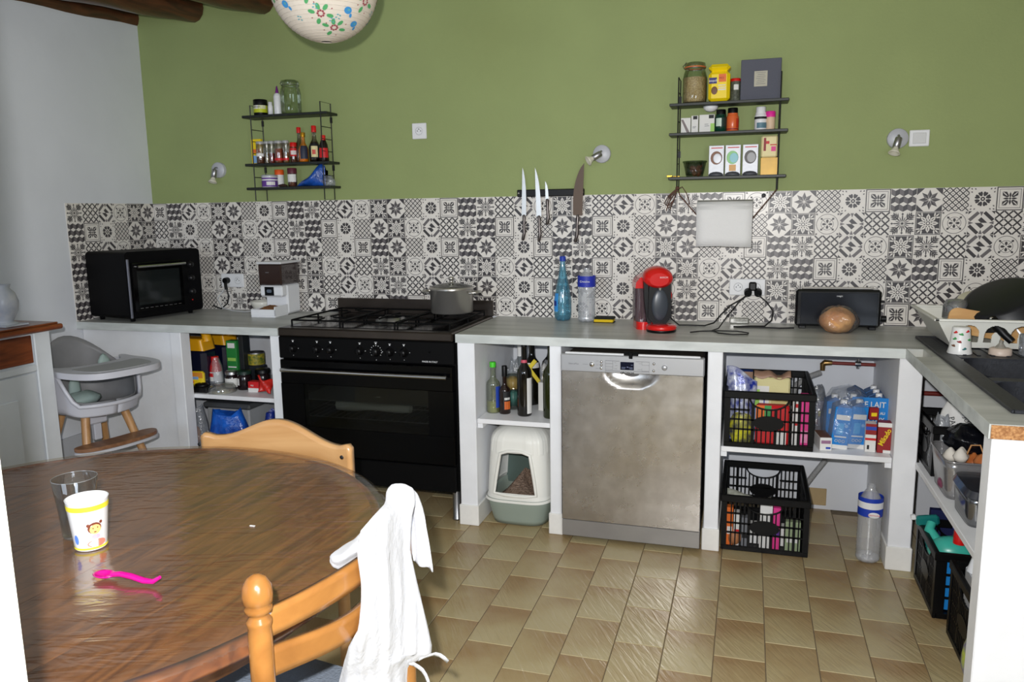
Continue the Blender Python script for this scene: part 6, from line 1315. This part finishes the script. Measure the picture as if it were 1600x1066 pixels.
# ================================================================== DOOR LEAF AT THE LEFT EDGE
dl = struct('door_1', B().box(.064, .0915, -3.372, -3.340, 0, 2.05, .002).box(-.30, .064, -3.366, -3.346, 0, 2.05), [pm('white door paint', (226, 230, 214), .5)])
B().box(-.28, .0635, -3.3675, -3.366, .25, 1.118).build('blue_poster', pm('blue poster', (30, 96, 190), .5), dl)
b = B()
for k in range(5): b.add([(.052-.003*k, -3.368, 1.00+.008*k), (.058-.002*k, -3.368, 1.006+.009*k), (.046, -3.368, 1.010+.007*k)], [(0, 1, 2)])
b.build('poster_print', PAPERW, dl)
# ================================================================== TABLE
TW = wood('dark table wood', (92, 56, 28), (146, 98, 54), .5, 3.0, (9, 1.2, 6), .45, 2.0, .12)
TW2 = wood('table edge wood', (88, 48, 22), (136, 82, 42), .3, 3, (4, 4, 4), .5, 1.5, .1)
TX, TY, TRr = -.638, -2.622, .674
tbl = thing('dining_table', 'round dark wooden dining table with a plank top in the foreground', 'table', (TX, TY, 0), R(-4))
def seg(x0, x1, r):
    P = []; N = 14
    for i in range(N+1): x = x0+(x1-x0)*i/N; P.append((x, math.sqrt(max(0, r*r-x*x))))
    for i in range(N, -1, -1): x = x0+(x1-x0)*i/N; P.append((x, -math.sqrt(max(0, r*r-x*x))))
    return P
xs = [-.648, -.47, -.26, -.05, .17, .385, .52, .648]
for i in range(7):
    a, c = xs[i]+.0014, xs[i+1]-.0014; P = seg(a, c, .650)
    Q = [];
    for p in P:
        if not Q or (abs(p[0]-Q[-1][0])+abs(p[1]-Q[-1][1])) > 1e-5: Q.append(p)
    B().prism(Q, .722, .7485+(i % 2)*.0004).build('plank', TW, tbl)
B().lathe([(.6505, .720), (.674, .720), (.676, .728), (.670, .735), (.674, .742), (.668, .7485), (.6505, .749), (.6505, .720)], 96).build('edge_moulding', TW2, tbl)
B().lathe([(.56, .64), (.575, .64), (.575, .72), (.56, .72)], 72).build('apron', TW, tbl)
B().lathe([(0, .02), (.13, .02), (.15, .05), (.07, .10), (.06, .25), (.10, .40), (.08, .52), (.13, .62), (.2, .70), (0, .70)], 28).build('pedestal', TW2, tbl)
for k in range(4):
    a = k*pi/2+.6; B().tube([(.08*cos(a), .08*sin(a), .12), (.25*cos(a), .25*sin(a), .09), (.42*cos(a), .42*sin(a), .03), (.46*cos(a), .46*sin(a), .02)], [.04, .035, .025, .02], 10).build('foot', TW2, tbl)
# clear vinyl cover, slightly wider than the table
def vin():
    mt = film('clear vinyl cover', (246, 240, 230), .0, .12, .03, (200, 195, 190), fk=.26); nt = mt.node_tree; L = nt.links
    gl = [n for n in nt.nodes if n.type == 'BSDF_GLOSSY'][0]; fr = [n for n in nt.nodes if n.type == 'LAYER_WEIGHT'][0]
    tc = nt.nodes.new('ShaderNodeTexCoord'); mr = nt.nodes.new('ShaderNodeMapping'); mr.inputs['Rotation'].default_value = (0, 0, R(-18)); L.new(tc.outputs['Object'], mr.inputs[0])
    mp = nt.nodes.new('ShaderNodeMapping'); mp.inputs['Scale'].default_value = (2.2, 9, 1); L.new(mr.outputs[0], mp.inputs[0])
    n2 = nt.nodes.new('ShaderNodeTexNoise'); n2.inputs['Scale'].default_value = 3.2; n2.inputs['Detail'].default_value = 2; n2.inputs['Distortion'].default_value = 1.2; L.new(mp.outputs[0], n2.inputs[0])
    bp = nt.nodes.new('ShaderNodeBump'); bp.inputs['Strength'].default_value = .22; bp.inputs['Distance'].default_value = .01; L.new(n2.outputs[0], bp.inputs['Height']); L.new(bp.outputs[0], gl.inputs['Normal']); L.new(bp.outputs[0], fr.inputs['Normal']); return mt
vc = B(); vc.lathe([(0, .7515)]+[(.68*k/8, .7515) for k in range(1, 8)]+[(.680, .7515), (.692, .747), (.697, .738)], 96)
o = vc.build('table_cover', vin(), loc=(TX, TY, 0)); tag(o, 'clear vinyl cover spread over the round dark table', 'table cover')
TZ = .7525
gl_ = thing('drinking_glass', 'clear glass tumbler standing behind the printed cup on the table', 'glass', (-.625, -2.598, TZ))
B().lathe([(0, 0), (.032, 0), (.034, .004), (.0375, .06), (.045, .130), (.044, .131), (.036, .06), (.032, .012), (0, .012)], 36).build('body', film('drinking glass', (246, 247, 245), .05, .03, .02), gl_)
B().tube([(.0445*cos(a), .0445*sin(a), .1305) for a in [2*pi*k/36 for k in range(36)]], .0009, 6, closed=True).build('rim', film('glass rim', (240, 244, 242), .5, .05, .3), gl_)
cp_ = thing('childs_cup', 'white plastic child cup with a small printed face and yellow bands on the table', 'cup', (-.553, -2.640, TZ)); cp_.scale = (.86, .86, .90)
B().lathe([(0, .002), (.034, 0), (.036, .003), (.0475, .118), (.0485, .120), (.0465, .120), (.0345, .008), (0, .006)], 36).build('body', pm('white cup plastic', (236, 236, 236), .25), cp_)
for z0, z1, mt_ in ((.098, .110, pc('yellow band', (240, 222, 60))), (.004, .009, pc('yellow band', ()))): B().lathe([(.036+z0*.0975+.0006, z0), (.036+z1*.0975+.0006, z1)], 36).build('printed_band', mt_, cp_)
va = math.atan2(CAM.y+2.65, CAM.x+.546)
def oncup(a, z_, rx, rz_, mt_, n=14, off=.0008):
    r0 = .036+z_*.0975+off; pts = []
    for i in range(n): q = 2*pi*i/n; zz = z_+rz_*sin(q); rr0 = .036+zz*.0975+off; aa = a+rx*cos(q)/rr0; pts.append((rr0*cos(aa), rr0*sin(aa), zz))
    B().add(pts, [tuple(range(n))]).build('print', mt_, cp_)
oncup(va+.25, .056, .016, .014, pc('hair brown', (120, 60, 40))); oncup(va+.28, .053, .013, .012, pc('skin print', (240, 190, 120)), off=.0012)
oncup(va-.08, .064, .004, .004, pc('hair brown', ())); oncup(va+.60, .068, .004, .004, pc('hair brown', ())); oncup(va+.30, .035, .010, .006, pc('lilac shirt', (190, 170, 210))); oncup(va+.35, .018, .022, .010, pc('coral print', (235, 130, 110)), off=.0006); oncup(va-.85, .03, .006, .012, pc('blue dab', (90, 130, 220)))
oncup(va+.26, .047, .003, .0015, pc('hair brown', ()), off=.0016); oncup(va+.16, .056, .0014, .0018, pc('hair brown', ()), off=.0016); oncup(va+.40, .057, .0014, .0018, pc('hair brown', ()), off=.0016)
sp = thing('baby_spoon', 'magenta plastic baby spoon lying on the table', 'spoon', (-.395, -2.755, TZ), R(0)); sp.scale = (1.05, 1.1, 1.1); MG = pm('magenta plastic', (200, 10, 130), .25, coat=.4)
B().sheet(lambda u, v: (-.012+.019*v*cos(2*pi*u)*1.15, .0135*v*sin(2*pi*u), .003+.007*v*v), 28, 6, thick=-.002).build('spoon_bowl', MG, sp)
B().tube([(.006, 0, .010), (.025, 0, .013), (.050, -.001, .012), (.078, -.002, .008), (.098, -.002, .009), (.112, -.001, .018)], [.0050, .0052, .0055, .0055, .0045, .003], 8).build('spoon_handle', MG, sp)
o = B().box(-.006, .006, -.002, .002, 0, .0015).build('crumb', PAPERW, loc=(-.285, -2.46, TZ)); tag(o, 'tiny white crumb on the table', 'crumb')
# ================================================================== CHAIRS
OAK = wood('honey varnished wood', (126, 80, 36), (162, 110, 54), .25, 2.5, (3, 3, 3), .6, 1.2, .03)
def foreground_chair():
    L0 = Vector((.053, -2.921)); R0 = Vector((.112, -2.53)); mid = (L0+R0)/2; d = (R0-L0).normalized(); f = Vector((-d.y, d.x))
    rz = math.atan2(d.y, d.x); t = thing('dining_chair', 'honey coloured wooden ladder-back chair with the white cloth hung on it', 'chair', (mid.x, mid.y, 0), rz)
    h = (R0-L0).length/2; r = .0185
    post = [(0, 0), (.014, 0), (.015, .02), (.0185, .30), (.0185, .80), (.0175, .812), (.0195, .818), (.0195, .823), (.0145, .829), (.0145, .834), (.0205, .838), (.0215, .845), (.019, .850), (.0225, .853), (.0235, .866), (.0215, .880), (.014, .892), (.004, .897), (0, .897)]
    pm_ = B().lathe(post, 28).mesh('back_post', OAK)
    for s_ in (-1, 1):
        o = bpy.data.objects.new('back_post', pm_); C.objects.link(o); o.parent = t; o.location = (s_*h, 0, 0)
    # curved ladder slats: arched top, bowed backwards (towards +y local is the seat side)
    def slat(zl, ht, arch, nm='slat'):
        def top(u): return zl+arch*abs(sin(pi*u))**1.5
        def fn(u, v):
            x = -h+.012+(2*h-.024)*u; bow = -.036*sin(pi*u); return (x, bow, zl-ht+arch*.75*abs(sin(pi*u))**1.5+(top(u)-zl-arch*.75*abs(sin(pi*u))**1.5+ht)*v)
        B().sheet(fn, 24, 4, thick=.014).build(nm, OAK, t)
    slat(.828, .044, .008); slat(.764, .048, -.016)
    for s_ in (-1, 1):
        B().lathe([(0, 0), (.013, 0), (.015, .02), (.019, .30), (.017, .43), (0, .43)], 20).build('leg', OAK, t, loc=(s_*(h+.015), .36, 0))
        B().tube([(s_*h, 0, .22), (s_*(h+.015), .36, .22)], .009, 8).build('stretcher', OAK, t)
    B().tube([(-h-.015, .36, .25), (h+.015, .36, .25)], .009, 8).build('stretcher', OAK, t)
    B().box(-h-.01, h+.01, .0, .385, .415, .44, .006).build('seat', OAK, t)
    B().prism(rr(-h-.012, h+.012, .015, .40, .04), .44, .468, sm=True).build('cushion', pm('grey blue cushion fabric', (118, 128, 142), .9, bump=.4, bscale=200), t, label='grey blue seat cushion')
    return t, h
fc, fh = foreground_chair()
# the pale chair behind the table
PALE = wood('pale varnished wood', (180, 134, 84), (202, 158, 108), .3, 2.5, (1.2, 6, 6), .5, 1, .03)
pc_ = thing('dining_chair', 'pale wooden chair with a wavy top rail behind the table', 'chair', (-.615, -1.885, 0), R(-1))
def toprail(u, v):
    x = -.262+.524*u; q = abs(u-.5)*2; top = .816-.062*(q**1.0 if q < .72 else .72)**2*1.45 if 1 else 0
    top = .756+.060*(.5+.5*cos(pi*min(1, q/.80))); top += .010*max(0, (q-.86)/.14)**.5 if q > .86 else 0
    if q > .97: top -= .012*((q-.97)/.03)
    bot = .645+.02*(1-q*q); return (x, .030*(1-(2*u-1)**2)*1.0, bot+(top-bot)*v)
B().sheet(toprail, 48, 8, thick=.022).build('top_rail', PALE, pc_)
for s_ in (-1, 1):
    B().tube([(s_*.205, .02, 0), (s_*.222, .0, .44), (s_*.250, -.004, .66)], [.018, .020, .018], 12).build('leg', PALE, pc_)
    B().tube([(s_*.19, -.38, 0), (s_*.18, -.37, .43)], [.015, .019], 12).build('leg', PALE, pc_)
    B().lathe([(0, .0008), (.006, .0008), (.006, 0)], 12, T=TR(s_*.250, -.0225, .735, rx=pi/2)).build('screw_hole', DARKTXT, pc_, label='small dark screw hole in the rail end')
B().box(-.21, .21, -.40, .02, .43, .455, .01).build('seat', PALE, pc_)
for z_ in (.52, .60): B().sheet(lambda u, v, z_=z_: (-.23+.46*u, .028*(1-(2*u-1)**2), z_-.02+.04*v), 16, 2, thick=.014).build('slat', PALE, pc_)
# ================================================================== WHITE CLOTH
CLO = pm('white muslin', (198, 200, 206), .95, bump=.35, bscale=60, sheen=.2)
ct_ = thing('white_cloth', 'white muslin cloth draped over the post of the honey coloured chair', 'cloth', (0, 0, 0))
# outline of the cloth as seen from the room, at the chair post: height, centre, half width (metres along e), depth
E_ = Vector((.9577, .2874, 0)); Fw = Vector((.2874, -.9577, 0)); P0 = Vector((.112, -2.53, 0))
prf = [(.9115, -.002, .006, .008), (.9097, -.002, .0139, .016), (.9018, .0009, .0246, .024), (.8926, .0006, .0284, .027), (.8714, -.0002, .0297, .030), (.8448, -.0165, .0387, .034), (.814, -.0317, .0503, .046), (.7695, -.0379, .0537, .052), (.7026, -.0291, .0566, .054), (.6626, -.0261, .0614, .056), (.6041, -.0245, .0709, .058), (.5661, -.0319, .0849, .060), (.5462, -.0359, .087, .060), (.5334, -.0509, .0766, .060), (.5221, -.0638, .0669, .058), (.4848, -.07, .0717, .056), (.4212, -.0773, .0795, .054), (.37, -.078, .08, .05)]
NEED = [(0, .02), (-.0175, .072), (-.038, .122), (-.097, .222), (-.20, .30)]   # how far the chair slats stand out in front of the post, left of it
def need(x):
    if x >= 0: return .02
    for (x0, f0), (x1, f1) in zip(NEED, NEED[1:]):
        if x1 <= x <= x0: return f0+(f1-f0)*(x0-x)/(x0-x1)
    return .30
def cl_(u, v):
    a = 2*pi*u; k = v*(len(prf)-1); i = min(int(k), len(prf)-2); q = k-i; z_, c_, w_, dp_ = [prf[i][j]*(1-q)+prf[i+1][j]*q for j in range(4)]
    fold = 1+(.22*min(1, v*2.2))*(sin(5*a+3*v)*.5+sin(9*a-4*v+1)*.45+sin(3*a+7*v)*.3+sin(15*a+6*v)*.25)
    x = c_+w_*cos(a)*(1+.03*(fold-1)); g = min(1, max(0, (.885-z_)/.035))*(1 if z_ > .60 else max(.45, 1-(.60-z_)*5))
    y = dp_*sin(a)*fold*(.75 if sin(a) > 0 else (.9-.75*g*(x < 0)))
    if sin(a) > 0: y += .010*sin(26*x*9+6*v)*min(1, v*2)*sin(a)
    Q = P0+E_*x+Vector((0, 0, z_)); p = Q+(CAM-Q)*((y+need(x)*g)/1.476); return (p.x, p.y, p.z)
b = B(); b.sheet(cl_, 72, 54); b.add([cl_(i/72, 0) for i in range(72)], [tuple(range(72))]); b.build('drape', CLO, ct_)
# corner lying over the table edge
def lobe(u, v):
    s_ = v; a = 2*pi*u
    c = Vector((.085, -2.565, .812)).lerp(Vector((.004, -2.600, .778)), s_); w_ = .050*(sin(pi*min(1, .15+.80*s_)))**.5*(1.0+.2*s_); h_ = .018*(sin(pi*min(1, .12+.85*s_)))**.5
    q = 1+.12*sin(4*a+5*s_); return (c.x+.2*w_*cos(a)*q*.4, c.y+w_*cos(a)*q, c.z+(h_*sin(a)*q*1.35)+.006*sin(7*s_))
b = B(); b.sheet(lobe, 28, 18); b.add([lobe(i/28, 1) for i in range(28)], [tuple(range(28))]); b.build('folded_corner', CLO, ct_)
# corner hanging on the far side
def flap(u, v):
    z_ = .885-.150*v-.022*u*v*v; xl = .0+.016*v; xr = .022+.036*v**.6; x = xl+(xr-xl)*u
    p = P0+E_*x+Fw*(-.030+.006*sin(3*u*pi+4*v)); return (p.x, p.y, z_)
B().sheet(flap, 14, 22, thick=.003).build('hanging_corner', CLO, ct_)
def strap(pts): 
    b = B(); V_ = []
    for i, (x, z_) in enumerate(pts): p = P0+E_*x+Fw*(.03-.004*i); V_.append((Vector((p.x, p.y, z_))))
    b.sheet(lambda u, v: V_[int(round(u*(len(V_)-1)))]+Vector((.0035*(v*2-1)*.7, 0, .0035*(v*2-1))), len(V_)-1, 1, thick=.0015); b.build('tie_string', CLO, ct_)
strap([(.030, .552), (.040, .555), (.050, .556), (.060, .557), (.070, .552), (.078, .543), (.085, .532)]); strap([(.010, .545), (.018, .540), (.026, .532), (.034, .522), (.040, .508), (.044, .492), (.047, .47), (.048, .45)])
